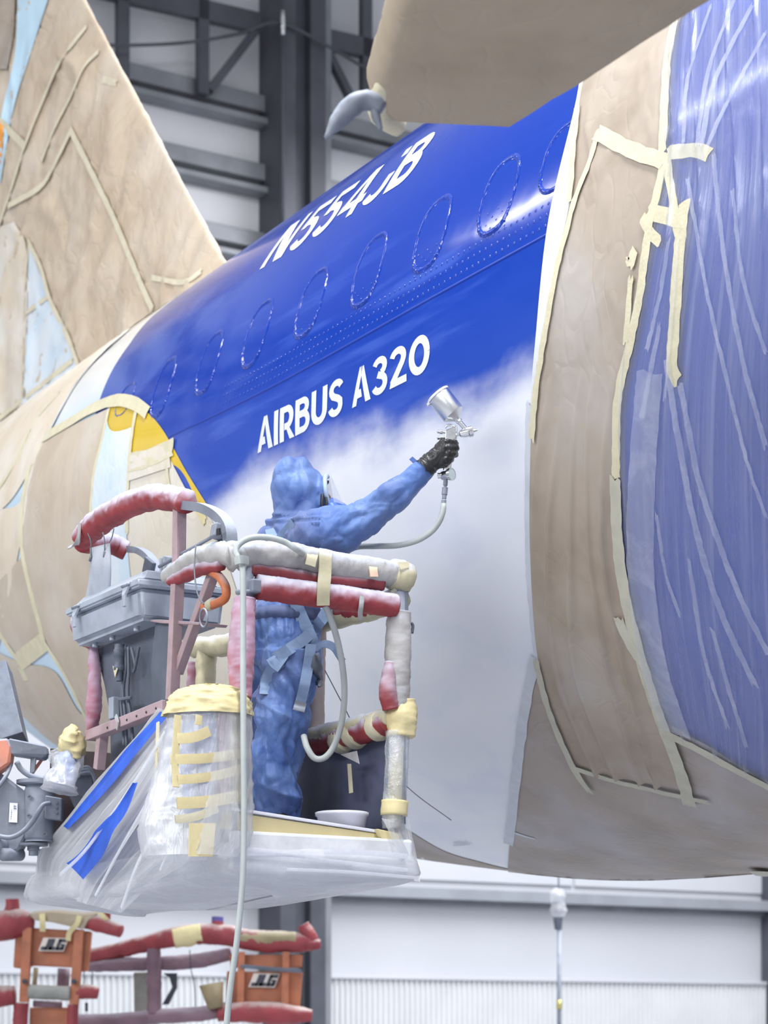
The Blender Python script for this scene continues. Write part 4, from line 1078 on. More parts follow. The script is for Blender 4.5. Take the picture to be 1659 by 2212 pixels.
def wrapband(px0, px1, y0, y1, w, m=None):
    pts = [bun(px0 + (px1 - px0) * t_, y0 + (y1 - y0) * t_ + 6 * math.sin(t_ * 3)) for t_ in np.linspace(0, 1, 14)]
    return strap('tape_band', pts, (0, 0, 1), w, m or M['tape_yel'], lift, 24)
wrapband(382, 452, 1595, 1578, .038); wrapband(368, 540, 1640, 1622, .036); wrapband(384, 520, 1684, 1660, .034); wrapband(382, 538, 1735, 1712, .042); wrapband(378, 470, 1770, 1745, .03, M['tape'])
strap('tape_band', [bun(384, 1545), bun(381, 1600), bun(378, 1650), bun(380, 1700)], nd, .026, M['tape_yel'], lift)
strap('tape_band', [bun(430, 1545), bun(428, 1566)], nd, .024, M['tape_yel'], lift, 6)
strap('tape_band', [fU(341, 1560, -.16), fU(338, 1680, -.18), fU(336, 1790, -.17)], (-SA, CA, 0), .02, M['tape'], lift)
prism('tape_block', [bun(409, 1778, .02), bun(466, 1778, .02), bun(460, 1850, .02), bun(408, 1850, .02)], Vector((-SA, CA, 0)) * .004, M['tape_yel'], lift)
# film skirt around the deck: walls, lower edge and the slack underside
rings = []
def rect(e, v, m=28, sag=0):
    c = [(SF - e, U0 - e), (SF - e, U1 + e), (SB + e, U1 + e), (SB + e, U0 - e)]
    out = []
    for i in range(4):
        a, b = c[i], c[(i + 1) % 4]
        for t_ in np.linspace(0, 1, m, endpoint=False):
            s, u = a[0] + (b[0] - a[0]) * t_, a[1] + (b[1] - a[1]) * t_
            w = 1 - abs(2 * t_ - 1)
            out.append((s, u, v, w))
    return out
RR = []
for e, v, rf_ in ((.012, .705, 0), (.03, .69, .008), (.045, .655, .014), (.055, .61, .016), (.05, .585, .01), (.0, .565, .008), (-.10, .55, .006), (-.22, .54, .005), (-.34, .535, .003)):
    row = []
    for q, (s, u, vv_, w) in enumerate(rect(e, v)):
        d_ = rf_ * (.6 * crumple(s * 1.6, u * 1.6, v * 3, 1.2) + .2 * math.sin(q * .5 + v * 20))
        row.append(W(s + (-1 if s < 8 else 1) * d_, u + (-1 if u < 4 else 1) * d_ * .6, vv_ - .03 * w * (1 if v < .6 else 0) + .3 * d_))
    RR.append(row)
m_skirt = film('skirt_film', (.94, .95, .98, 1), .70, (1, 1, 2), 4, .08, .4, .7, .85, .2, .25)
link('film_skirt', grid_mesh('film_skirt', np.array(RR), closed=True), m_skirt, lift)
box('deck_underside', W((SF + SB) / 2, (U0 + U1) / 2, .598), (U1 - U0 - .02, SB - SF - .02, .02), plain('lavender_board', lin(186, 188, 206), .6, 0, .06, 3), lift, AX, .004)
# film flare from the right post to the deck corner
sheet('film_flare', [fS(832, 1770, -.03), fS(845, 1810, -.05), fS(868, 1860, -.05), fS(884, 1905, -.03)], [fR(884, 1770, .04), fR(892, 1810, .05), fR(902, 1860, .06), fR(908, 1905, .05)], M['drape_clear'], 24, 14, .014, 2, 9)
# stretched, milky creases of the drape and the skirt
def crease(pts, w, du): strap('film_crease', [fU(x, y, du) for x, y in pts], (-SA, CA, 0), w, M['film_milk'], lift, 20)
for k_, (pts_, w) in enumerate((([(388, 1590), (330, 1710), (262, 1830), (206, 1935)], .012), ([(398, 1650), (356, 1760), (300, 1860), (262, 1962)], .016), ([(404, 1720), (380, 1800), (346, 1880)], .010), ([(370, 1560), (290, 1690), (190, 1830), (130, 1890)], .014))):
    crease(pts_, w, -.178 + .004 * (k_ % 3))
for x0, y0, x1, y1, w in ((500, 1832, 760, 1868, .012), (540, 1846, 880, 1880, .016), (470, 1850, 700, 1850, .010), (620, 1878, 895, 1896, .012), (700, 1840, 880, 1850, .02)):
    strap('film_crease', [fS(x0, y0, -.066), fS((x0 + x1) / 2, (y0 + y1) / 2 - 3, -.07), fS(x1, y1, -.066)], (0, 0, 1), w, M['film_milk'], lift, 16)
# small wrapped bundle on the far-left corner
tube('film_bundle', [pU(150, 1592, 3.55), pU(146, 1630, 3.55), pU(138, 1670, 3.52), pU(130, 1705, 3.50)], [.03, .055, .06, .07], M['film_clear'], lift, smooth=50, seg=22, rough=.035, freq=12)
tube('bundle_core', [pU(152, 1600, 3.55), pU(140, 1690, 3.52)], [.03, .045], plain('blue_white_wrap', lin(190, 200, 230), .5, 0, .3, 18, .3), lift, smooth=30, seg=16, rough=.02, freq=14)
tube('tape_cap', [pU(166, 1578, 3.55), pU(160, 1592, 3.55), pU(152, 1622, 3.55)], [.02, .045, .052], M['tape_yel'], lift, smooth=24, seg=18, rough=.03, freq=12)
# lanyard with carabiner
lan = tube('lanyard', [fU(423, 1178, -.05), fU(420, 1230, -.06), fU(426, 1280, -.06), fU(440, 1306, -.05)], .003, M['wire'], lift, smooth=24, seg=6)
ca = [fU(440 + 8 * math.sin(t_), 1335 - 20 * math.cos(t_), -.05) for t_ in np.linspace(0, 2 * math.pi, 20)]
tube('carabiner', ca, .004, M['steel'], lan, seg=8, caps=False)
# ------------------------------------------------------------------ the painter
from mathutils.bvhtree import BVHTree
person = thing('person', W(7.75, 4.12, .71), 'person in a hooded blue coverall and harness, one arm stretched out to spray', 'person')
def capsule(bm, a, b, ra, rb, seg=16):
    a, b = Vector(a), Vector(b); t_ = b - a; L = t_.length
    if L < 1e-5: t_ = Vector((0, 0, 1)); L = 1e-5
    t_ = t_.normalized(); x = t_.orthogonal().normalized(); y = t_.cross(x)
    rows = []
    prof = [(-ra * math.cos(q), ra * math.sin(q)) for q in np.linspace(0, math.pi / 2, 6)] + [(L + rb * math.sin(q), rb * math.cos(q)) for q in np.linspace(0, math.pi / 2, 6)]
    for l, r in prof:
        rows.append([bm.verts.new(a + t_ * l + (x * math.cos(2 * math.pi * j / seg) + y * math.sin(2 * math.pi * j / seg)) * max(r, 1e-4)) for j in range(seg)])
    for i in range(len(rows) - 1):
        for j in range(seg):
            bm.faces.new((rows[i][j], rows[i][(j + 1) % seg], rows[i + 1][(j + 1) % seg], rows[i + 1][j]))
    bm.faces.new(rows[0][::-1]); bm.faces.new(rows[-1])
def chain(bm, pts):
    P = [(pY(x, y, d), r) for x, y, d, r in pts]
    for (a, ra), (b, rb) in zip(P[:-1], P[1:]): capsule(bm, a, b, ra, rb)
def remesh(bm, voxel, smooth_it, name):
    me = bpy.data.meshes.new(name + '_tmp'); bmesh.ops.recalc_face_normals(bm, faces=bm.faces); bm.to_mesh(me); bm.free()
    o = bpy.data.objects.new(name + '_tmp', me); COL.objects.link(o)
    r = o.modifiers.new('r', 'REMESH'); r.mode = 'VOXEL'; r.voxel_size = voxel
    s_ = o.modifiers.new('s', 'SMOOTH'); s_.iterations = smooth_it; s_.factor = .5
    dg = bpy.context.evaluated_depsgraph_get(); ev = o.evaluated_get(dg)
    out = bpy.data.meshes.new_from_object(ev, preserve_all_data_layers=False, depsgraph=dg)
    bpy.data.objects.remove(o); bpy.data.meshes.remove(me)
    out.name = name; return out
def displace(me, fn):
    n = len(me.vertices); co_ = np.empty(n * 3, np.float32); me.vertices.foreach_get('co', co_); co_ = co_.reshape(-1, 3)
    nr = np.empty(n * 3, np.float32); me.vertices.foreach_get('normal', nr); nr = nr.reshape(-1, 3)
    d = np.array([fn(Vector(c), Vector(q)) for c, q in zip(co_.tolist(), nr.tolist())], np.float32)
    me.vertices.foreach_set('co', (co_ + nr * d[:, None]).ravel()); me.update()
PD = 8.72
bm = bmesh.new()
chain(bm, [(616, 1400, PD, .150), (618, 1350, PD, .148), (624, 1300, PD, .140), (638, 1235, PD, .160), (648, 1180, PD, .140), (648, 1150, PD, .11), (646, 1120, PD, .085)])
chain(bm, [(596, 1215, PD + .03, .10), (604, 1175, PD + .03, .10), (622, 1150, PD + .03, .09)])
chain(bm, [(668, 1165, PD - .20, .095), (655, 1165, PD, .11), (665, 1165, PD + .22, .09)])
chain(bm, [(672, 1158, PD - .20, .100), (715, 1148, 8.48, .100), (760, 1134, 8.46, .092), (800, 1112, 8.45, .082), (838, 1082, 8.43, .066), (872, 1052, 8.42, .056), (902, 1026, 8.41, .046), (926, 1006, 8.40, .038)])
chain(bm, [(668, 1170, PD + .22, .085), (690, 1240, PD + .26, .075), (715, 1280, PD + .16, .06), (738, 1290, PD + .06, .05)])
chain(bm, [(630, 1395, 8.66, .128), (622, 1470, 8.64, .122), (606, 1560, 8.62, .104), (598, 1640, 8.64, .100), (600, 1720, 8.66, .098), (602, 1812, 8.66, .090)])
chain(bm, [(596, 1395, 8.84, .120), (582, 1500, 8.86, .110), (574, 1600, 8.88, .095), (576, 1700, 8.88, .092), (578, 1812, 8.88, .088)])
# hood: peaked behind, full at the crown, gathered at the neck
for x, y, d, r in ((640, 1056, PD, .096), (628, 1084, PD, .072), (634, 1030, PD, .080), (613, 1016, PD, .036), (612, 1040, PD, .038), (652, 1012, PD, .048), (668, 1034, PD, .050), (676, 1060, PD, .060), (676, 1086, PD, .056), (664, 1100, PD, .062), (682, 1044, PD, .040), (618, 1108, PD, .050), (612, 1070, PD, .042), (610, 1095, PD, .038)):
    capsule(bm, pY(x, y, d - .03), pY(x, y, d + .03), r, r)
chain(bm, [(610, 1128, PD, .044), (640, 1136, PD - .03, .075), (676, 1124, PD - .03, .05)])
body_me = remesh(bm, .0075, 9, 'coverall')
def facets(p, k, seed=0.0):
    """crisp creases between flat cloth facets: 0 at a crease, up to about 1 inside a facet"""
    p = p * k + Vector((seed, seed * .7, 0)); p = p + mnoise.noise_vector(p * .8) * .55
    d = mnoise.voronoi(p, distance_metric='DISTANCE')[0]
    return min(1.0, (d[1] - d[0]) * 1.6)
def cloth(c, n):
    x, z = c.x / c.y * F + CX, HY - (c.z - EYE) / c.y * F      # where on the figure the vertex lies
    arm = max(0, min(1, (x - 690) / 60)) if z < 1230 else 0
    leg = max(0, min(1, (z - 1400) / 60)); hood = max(0, min(1, (1130 - z) / 20)) * (1 - arm) if x < 700 else 0
    q = c * 1.0
    a = .012 * mnoise.noise(q * 6)
    if arm:      # facets stretched along the sleeve
        e = Vector((q.x + q.z * .6, q.y, (q.z - q.x * .5) * 1.9)); thin_ = max(.25, 1 - max(0, x - 800) / 150)
        a += arm * thin_ * (.022 * (facets(e, 6) - .5) + .008 * (facets(e, 14, 3) - .5))
        w = (x * .75 + (z - 1100) * .55) * .085 + 1.4 * mnoise.noise(q * 9)
        a += arm * thin_ * .012 * (1 - abs(math.sin(w * .5))) ** 2.0 * (1.2 if z < 1110 else .3)
    elif leg:    # long slanting folds and knee facets
        e = Vector((q.x * 1.5, q.y * 1.5, q.z + q.x * .8))
        a += leg * (.032 * (facets(e, 5.0, 1) - .5) + .012 * (facets(e, 12, 5) - .5))
        w = (z * .9 - x * .55) * .042 + 1.5 * mnoise.noise(q * 4)
        a += leg * .020 * (1 - abs(math.sin(w * .5))) ** 2.5
    elif hood:
        e = Vector((q.x * 1.8 + q.z * .6, q.y * 1.2, q.z * .6 - q.x * .3))
        a += hood * (.014 * (facets(e, 5.0, 2) - .5) + .004 * (facets(e, 12, 4) - .5))
        if z > 1108: a += .006 * math.sin(z * .45 + x * .05)
    else:
        a += .024 * (facets(Vector((q.x, q.y, q.z * .6)), 6, 6) - .5) + .006 * (facets(q, 15, 7) - .5)
    if 1300 < z < 1400 and x < 760: a += .005 * math.sin(x * .42 + 2 * mnoise.noise(q * 10)) * max(0, 1 - abs(z - 1345) / 55)
    return a
displace(body_me, cloth)
t = NT('coverall_cloth'); co = t.co()
f1 = t.noise(co, 5, 4, .6); f2 = t.noise(co, 2.2, 3)
c_ = t.mix(t.step(f1, .4, .66), lin(84, 116, 180), lin(112, 142, 198))
c_ = t.mix(t.math('MULTIPLY', t.step(f2, .38, .66), .75), c_, lin(84, 96, 140))  # slate patches: soiling and shaded cloth painted into the colour
c_ = t.mix(t.math('MULTIPLY', t.step(t.noise(co, 40, 5, .7), .66, .74), .5), c_, lin(206, 212, 226))
t.set(Base_Color=c_, Roughness=.5, Specular_IOR_Level=.4, Sheen_Weight=.15)
def vor(scale, st):
    v_ = t.n('ShaderNodeTexVoronoi', feature='DISTANCE_TO_EDGE'); v_.inputs['Scale'].default_value = scale
    mp_ = t.co('Object', st); w_ = t.n('ShaderNodeTexNoise'); w_.inputs['Scale'].default_value = 6.0; t.l(mp_, w_.inputs['Vector'])
    sc_ = t.n('ShaderNodeVectorMath', operation='SCALE'); sc_.inputs['Scale'].default_value = .28; t.l(w_.outputs['Color'], sc_.inputs[0])
    ad_ = t.n('ShaderNodeVectorMath', operation='ADD'); t.l(mp_, ad_.inputs[0]); t.l(sc_.outputs[0], ad_.inputs[1]); t.l(ad_.outputs[0], v_.inputs['Vector'])
    return t.math('MINIMUM', v_.outputs['Distance'], .25)
hh_ = t.math('ADD', vor(5.5, (1, 1, .6)), t.math('MULTIPLY', vor(12, (1, 1, .7)), .35))
hh_ = t.math('ADD', hh_, t.math('MULTIPLY', t.noise(co, 60, 4, .6), .06))
t.set(Normal=t.bump(hh_, .40, .05))
M['cover'] = t.m
M['strap'] = plain('harness_webbing', lin(128, 150, 184), .65, 0, .12, 14, .3, 160)
body = link('coverall', body_me, M['cover'], person)
bv = BVHTree.FromPolygons([v.co.copy() for v in body_me.vertices], [tuple(p.vertices) for p in body_me.polygons])
EYEP = Vector((0, 0, EYE))
def onb(px, py, off=.008, default=8.55):
    d = (pY(px, py, 1.0) - EYEP).normalized(); h = bv.ray_cast(EYEP + d * 4, d, 8)
    p = h[0] if h[0] is not None else pY(px, py, default)
    return p - d * off
def webbing(name, pts, w, n=26, off=.010, m=None, parent=None, free=None):
    q = resample(pts, n)
    P = [onb(x, y, off) for x, y in q] if free is None else [pY(x, y, free) for x, y in q]
    P = np.array([tuple(p) for p in P])
    # keep the ribbon taut: never deeper than a smoothed profile
    d = P[:, 1].copy(); 
    for _ in range(6): d[1:-1] = np.minimum(d[1:-1], (d[:-2] + d[2:]) / 2 + .003)
    P = np.array([tuple(pY(x, y, dd)) for (x, y), dd in zip(q, d)])
    T = np.gradient(P, axis=0); T /= np.linalg.norm(T, axis=1)[:, None]
    Wd = np.cross(T, np.array([0, 1.0, 0])[None]); Wd /= np.linalg.norm(Wd, axis=1)[:, None]
    Nn = np.cross(Wd, T)
    cols = [P - Wd * w / 2 + Nn * .0015, P + Nn * .003, P + Wd * w / 2 + Nn * .0015, P + Wd * w / 2 - Nn * .0015, P - Wd * w / 2 - Nn * .0015]
    o = link(name, grid_mesh(name, np.stack(cols, 1), closed=True), m or M['strap'], parent or person); sharp(o, 40); return o
webbing('harness_strap', [(634, 1290), (650, 1330), (668, 1370), (682, 1402)], .050, off=.014)
webbing('harness_strap', [(708, 1318), (690, 1345), (660, 1378), (625, 1402), (592, 1424)], .046, off=.010)
webbing('harness_strap', [(592, 1416), (600, 1428), (612, 1436)], .07, 10, .014)
webbing('harness_strap', [(606, 1428), (588, 1446), (578, 1470), (574, 1500)], .050, 16)
hs_ = webbing('hanging_strap', [(672, 1392), (667, 1430), (658, 1480), (645, 1534)], .042, off=.026)
webbing('strap_end', [(650, 1516), (645, 1536)], .046, 6, .030, M['steel'], hs_)
webbing('harness_strap', [(599, 1172), (614, 1150), (634, 1128)], .034, 14)
webbing('harness_strap', [(586, 1142), (590, 1160), (594, 1178)], .05, 10)
strap('strap_guide', [pY(684, 1400, 8.50), pY(700, 1391, 8.46), pY(718, 1396, 8.44), pY(730, 1412, 8.44), pY(740, 1428, 8.44)], (0, .3, 1), .030, M['strap'], person, 20)
tube('hanging_gear', [onb(680, 1412, .03), onb(684, 1440, .03), onb(688, 1470, .03), pY(690, 1482, 8.5)], [.014, .022, .016, .004], M['steel_dark'], person, smooth=20, seg=12, rough=.008, freq=60)
# elastic waistband: a gathered ring
ann = np.linspace(0, 2 * np.pi, 120, endpoint=False); rows = []
wc = pY(624, 1336, PD)
for k_, (dz, rr) in enumerate(((.026, .0), (.018, .010), (.006, .016), (-.006, .016), (-.018, .010), (-.026, .0))):
    row = []
    for a in ann:
        g_ = .003 * math.sin(a * 60) * (1 if 0 < k_ < 5 else 0)
        dirv = Vector((math.cos(a), math.sin(a), 0)); h = bv.ray_cast(wc + dirv * .5 + Vector((0, 0, dz)), -dirv, .5)
        p = h[0] if h[0] is not None else wc + dirv * .16
        row.append(p + dirv * (rr * .8 + g_ - .001))
    rows.append(row)
link('waistband', grid_mesh('waistband', np.array([[tuple(p) for p in r] for r in rows]), closed=True), plain('waist_elastic', lin(80, 92, 128), .7, 0, .15), person)
# boots
for x, d in ((603, 8.62), (580, 8.86)):
    b0 = pY(x, 1800, d); b0.z = EYE + .71
    bm = bmesh.new(); fw = Vector((CA, SA, 0))
    capsule(bm, b0 + Vector((0, 0, .12)), b0 + Vector((0, 0, .05)), .055, .05); capsule(bm, b0 + Vector((0, 0, .042)), b0 + fw * .15 + Vector((0, 0, .040)), .042, .040)
    link('boot', remesh(bm, .008, 4, 'boot'), M['black'], person)

# head inside the hood: skull, brow, nose, mouth, ear
M['skin_p'] = plain('skin', lin(150, 108, 90), .5, 0, .08, 20, .1)
bm = bmesh.new()
hc = pY(656, 1066, PD)
fx = Vector((CA, SA * .4, 0)).normalized(); sy = Vector((-fx.y, fx.x, 0)); up = Vector((0, 0, 1))
def hp(f, l, z): return hc + fx * f + sy * l + up * z
capsule(bm, hp(-.025, 0, .02), hp(.02, 0, .022), .060, .066); capsule(bm, hp(.02, 0, -.02), hp(.03, 0, -.075), .058, .040)
capsule(bm, hp(.076, 0, .018), hp(.100, 0, -.012), .010, .014)                 # nose
capsule(bm, hp(.074, -.03, .032), hp(.074, .03, .032), .012, .012)              # brow
capsule(bm, hp(.078, -.014, -.045), hp(.078, .014, -.045), .010, .010)          # lips
capsule(bm, hp(.0, -.056, .0), hp(.0, -.058, .018), .010, .012); capsule(bm, hp(.0, .056, .0), hp(.0, .058, .018), .010, .012)
head = link('head', remesh(bm, .006, 3, 'head'), M['skin_p'], person)
for l in (-.032, .032):
    lathe('eye', hp(.074, l, .018) , fx, [(0, .013), (.006, .011), (.010, .006), (.012, .0005)], M['black'], head, 12)
tube('eyebrow', [hp(.088, -.045, .042), hp(.094, -.028, .046), hp(.093, -.012, .042)], .005, M['black'], head, smooth=8, seg=6)
# full-face respirator: frame, lens, blue nose cup, head strap
rf = []
for q in np.linspace(0, 2 * math.pi, 40, endpoint=False):
    rf.append(hp(.108 - .034 * abs(math.cos(q)) - .010 * math.sin(q), .072 * math.cos(q), .0 + .074 * math.sin(q)))
rf.append(rf[0]); mask = tube('respirator_frame', rf, .010, plain('pale_blue_rubber', lin(176, 194, 216), .4, 0, .08), person, seg=10, caps=False)
n, k = 16, 16; PP = np.zeros((n, k, 3))
for i in range(n):
    for j in range(k):
        z = .070 - .115 * i / (n - 1); l = -.07 + .14 * j / (k - 1)
        wv_ = math.sqrt(max(0, 1 - (l / .075) ** 2))
        PP[i, j] = hp(.076 + .034 * wv_ + .056 * (i / (n - 1)) * wv_, l, z)
tg = NT('clear_visor'); tg.set(Base_Color=(.80, .85, .90, 1), Roughness=.06, IOR=1.45, Transmission_Weight=.0, Alpha=.38)
link('visor', grid_mesh('visor', PP), tg.m, mask)
bm = bmesh.new(); capsule(bm, hp(.116, 0, -.056), hp(.15, 0, -.062), .046, .036); capsule(bm, hp(.105, -.05, -.068), hp(.115, .05, -.068), .03, .03)
link('nose_cup', remesh(bm, .006, 3, 'nose_cup'), plain('blue_mask_rubber', lin(96, 132, 214), .35, 0, .1), mask)
tube('mask_strap', [hp(.060, -.078, -.02), hp(.058, -.085, -.05), hp(.06, -.082, -.09)], .007, M['black'], mask, smooth=10, seg=8)
tube('mask_strap', [hp(.075, -.076, -.03), hp(.075, -.082, -.06), hp(.07, -.078, -.09)], .005, M['black'], mask, smooth=10, seg=8)

# gloved hand: palm, four fingers curled round the grip, thumb on the far side
HD = 8.395
bm = bmesh.new()
chain(bm, [(922, 1008, HD, .034), (936, 994, HD - .004, .037), (950, 980, HD - .008, .034), (958, 966, HD - .010, .030)])
chain(bm, [(944, 996, HD - .006, .030), (958, 996, HD - .006, .027), (966, 990, HD - .006, .025)])
for k_, (x, y) in enumerate(((966, 955), (970, 966), (969, 979), (963, 991))):
    r = (.0105, .0108, .0102, .0092)[k_]; rch = (982, 984, 981, 973)[k_]
    chain(bm, [(x - 14, y + 4, HD - .020, r * 1.25), (x, y, HD - .026, r * 1.2), (rch, y + 1, HD - .014, r * 1.12), (rch + 3, y + 3, HD + .014, r), (rch - 8, y + 4, HD + .030, r * .95)])
chain(bm, [(945, 975, HD + .012, .016), (952, 962, HD + .032, .013), (966, 957, HD + .038, .0115), (976, 960, HD + .036, .0105)])
gl = remesh(bm, .0036, 3, 'glove')
displace(gl, lambda c, n_: .0035 * (crumple(c.x * 30, c.y * 30, c.z * 22, 1.0) - .3) + .0015 * mnoise.noise(c * 90))
M['glove'] = plain('black_nitrile', (.022, .022, .024, 1), .34, 0, .2, 20, .3, 60)
glove = link('glove', gl, M['glove'], person)
cf = [pY(x, y, HD) for x, y in ((916, 1013), (924, 1005), (932, 997))]
tube('glove_cuff', cf, [.041, .040, .038], M['glove'], glove, smooth=14, seg=26, rough=.004, freq=120, caps=False)
bm = bmesh.new()
chain(bm, [(736, 1288, PD + .06, .034), (752, 1284, PD + .02, .034)])
for k_ in range(4):
    chain(bm, [(752, 1272 + k_ * 9, PD + .02, .012), (766, 1270 + k_ * 9, PD - .01, .011), (770, 1276 + k_ * 9, PD - .04, .010)])
chain(bm, [(744, 1280, PD, .015), (756, 1268, PD - .04, .012)])
link('glove', remesh(bm, .004, 3, 'glove'), M['glove'], person)
# tab of blue tape sticking off the cuff
prism('cuff_tab', [pY(884, 992, 8.44), pY(891, 986, 8.44), pY(906, 999, 8.43), pY(898, 1006, 8.43)], (0, .004, 0), plain('navy_tape', lin(58, 84, 150), .5), person)

# ------------------------------------------------------------------ spray gun
gun = thing('spray_gun', pY(968, 960, HD), 'silver gravity feed spray gun held in the black glove', 'spray gun')
GD = HD + .004
ax = (pY(986, 903, GD) - pY(947, 854, GD)); La = ax.length
cup = lathe('cup', pY(947, 854, GD), ax, [(0, .0455), (.004, .0465), (La * .80, .0465), (La * .84, .045), (La * 1.02, .019), (La * 1.06, .014), (La * 1.10, .012)], M['alu'], gun, 40); sharp(cup, 30)
l_ = lathe('cup_lid', pY(947, 854, GD) - ax.normalized() * .007, ax, [(-.001, .0005), (-.001, .044), (.002, .0495), (.009, .0495), (.009, .046)], M['white_pl'], cup, 40); sharp(l_, 30)
prism('lid_tab', [pY(922, 872, GD - .01), pY(928, 867, GD - .01), pY(930, 871, GD - .01), pY(925, 876, GD - .01)], (0, .02, 0), M['white_pl'], cup)
nk = lathe('cup_neck', pY(988, 906, GD), pY(1006, 927, GD) - pY(988, 906, GD), [(0, .011), (.008, .013), (.014, .013), (.016, .010), (.034, .010), (.05, .010)], M['chrome'], gun, 16); sharp(nk, 30)
prism('gun_body', [pY(962, 929, GD - .012), pY(984, 920, GD - .012), pY(987, 940, GD - .012), pY(982, 950, GD - .012), pY(962, 951, GD - .012)], (0, .026, 0), M['chrome'], gun, .003)
prism('grip', [pY(962, 948, GD - .010), pY(984, 947, GD - .010), pY(974, 1016, GD - .010), pY(957, 1016, GD - .010)], (0, .022, 0), M['chrome'], gun, .004)
tube('hook', [pY(984, 924, GD), pY(976, 919, GD), pY(966, 919, GD), pY(962, 925, GD)], [.005, .005, .0045, .003], M['chrome'], gun, smooth=14, seg=8)
tube('trigger', [pY(985, 920, GD), pY(986, 934, GD), pY(984, 950, GD), pY(980, 968, GD)], .0045, M['chrome'], gun, smooth=14, seg=8)
nz = lathe('nozzle', pY(984, 940, GD), pY(1026, 930, GD) - pY(984, 940, GD), [(0, .006), (.014, .006), (.018, .012), (.034, .017), (.050, .018), (.052, .021), (.066, .021), (.070, .015), (.072, .006), (.086, .004), (.088, .0005)], M['chrome'], gun, 24); sharp(nz, 30)
for y in (934, 945):
    kn = lathe('knob', pY(964, y, GD), pY(946, y - (940 - y) * .2, GD) - pY(964, y, GD), [(0, .005), (.012, .005), (.014, .008), (.024, .008), (.026, .006), (.034, .007), (.036, .0005)], M['chrome'], gun, 14); sharp(kn, 30)
lathe('air_inlet', pY(966, 1008, GD), (0, 0, -1), [(0, .009), (.014, .009), (.016, .012), (.034, .012)], M['chrome'], gun, 14)
gd = pY(962, 1027, GD)
g_ = lathe('gauge', gd, Vector((.75, -.62, 0)), [(-.012, .0005), (-.012, .018), (.018, .019), (.022, .024), (.034, .024), (.034, .021)], M['chrome'], gun, 28); sharp(g_, 30)
lathe('gauge_face', gd + Vector((.75, -.62, 0)).normalized() * .033, Vector((.75, -.62, 0)), [(0, .021), (.0005, .0005)], plain('gauge_glass', lin(190, 204, 208), .15, 0, .05), g_, 28)
kb = lathe('regulator_knob', gd, Vector((-1, 0, -.05)), [(0, .007), (.016, .007), (.018, .011), (.030, .011), (.032, .0005)], M['chrome'], gun, 14); sharp(kb, 30)
ft = lathe('fitting', pY(963, 1036, GD), pY(958, 1092, GD) - pY(963, 1036, GD), [(0, .007), (.006, .009), (.022, .009), (.024, .006), (.030, .006), (.031, .0115), (.058, .0115), (.060, .009), (.074, .009), (.075, .006), (.080, .010), (.100, .010)], M['steel'], gun, 12, False)

# ------------------------------------------------------------------ hoses
h1 = [pY(x, y, d) for x, y, d in ((958, 1088, 8.40), (957, 1104, 8.40), (948, 1128, 8.41), (930, 1150, 8.43), (900, 1168, 8.46), (860, 1178, 8.50), (815, 1180, 8.55), (770, 1182, 8.62), (720, 1200, 8.62), (680, 1205, 8.35))]
h1 += [pY(x, y, d) for x, y, d in ((645, 1190, 8.02), (620, 1173, 7.98), (590, 1163, 7.96), (560, 1160, 7.95), (535, 1164, 7.94), (516, 1176, 7.93), (509, 1190, 7.92), (514, 1204, 7.91), (522, 1218, 7.90), (525, 1260, 7.89), (525, 1400, 7.88), (526, 1600, 7.87), (527, 1760, 7.87), (524, 1900, 7.87), (512, 2030, 7.87), (498, 2130, 7.87), (488, 2230, 7.87), (482, 2320, 7.87))]
hose = tube('air_hose', h1, .0115, M['hose'], None, smooth=220, seg=12)
hose2 = tube('air_hose', [fS(702, 1306, -.03), fS(712, 1330, .0), fS(728, 1380, .05), fS(740, 1440, .10), fS(744, 1500, .15), fS(738, 1560, .2), fS(722, 1610, .24), fS(702, 1636, .26), fS(680, 1638, .28), fS(664, 1616, .30), fS(656, 1590, .34)], .0125, M['hose'], None, smooth=90, seg=12)
tag(hose, 'long pale air hose running from the spray gun over the rail and down', 'hose'); tag(hose2, 'short pale hose looping inside the basket beside the painter\'s leg', 'hose')
strap('hose_tie', [fS(508, 1212, -.10), fS(520, 1208, -.125), fS(536, 1211, -.10)], (0, 0, 1), .030, M['hose'], hose, 10)
wr_ = tube('tag_line', [pY(702, 1448, 8.75), pY(740, 1520, 8.8), pY(780, 1590, 8.9), pY(880, 1700, 9.0), pY(975, 1772, 9.05)], .0022, M['wire'], None, smooth=40, seg=6)
tag(wr_, 'thin grey wire slanting down in front of the white fuselage', 'wire')
# white tray on the basket deck
tr = lathe('paint_tub', W(7.30, 4.16, .715), (0, 0, 1), [(0, .0005), (0, .080), (.115, .096), (.120, .103), (.132, .104), (.134, .099), (.122, .092), (.008, .074), (.008, .0005)], M['white_pl'], None, 40)
tag(tr, 'round white tub on the basket deck beside the right corner post', 'tub')
GL['j'] = (.70, [('q', [(.38, .0), (.70, 0), (.70, 1), (.38, 1)]), ('q', [(.0, 0), (.55, 0), (.55, .30), (.0, .30)])])
GL['l'] = (.62, [('q', [(0, 0), (.32, 0), (.32, 1), (0, 1)]), ('q', [(0, 0), (.60, 0), (.60, .30), (0, .30)])])
GL['g'] = (.78, [('q', [(0, 0), (.30, 0), (.30, 1), (0, 1)]), ('q', [(.1, .72), (.78, .72), (.78, 1), (.1, 1)]), ('q', [(.1, 0), (.78, 0), (.78, .28), (.1, .28)]), ('q', [(.48, .1), (.78, .1), (.78, .56), (.48, .56)]), ('q', [(.38, .40), (.6, .40), (.6, .56), (.38, .56)])])
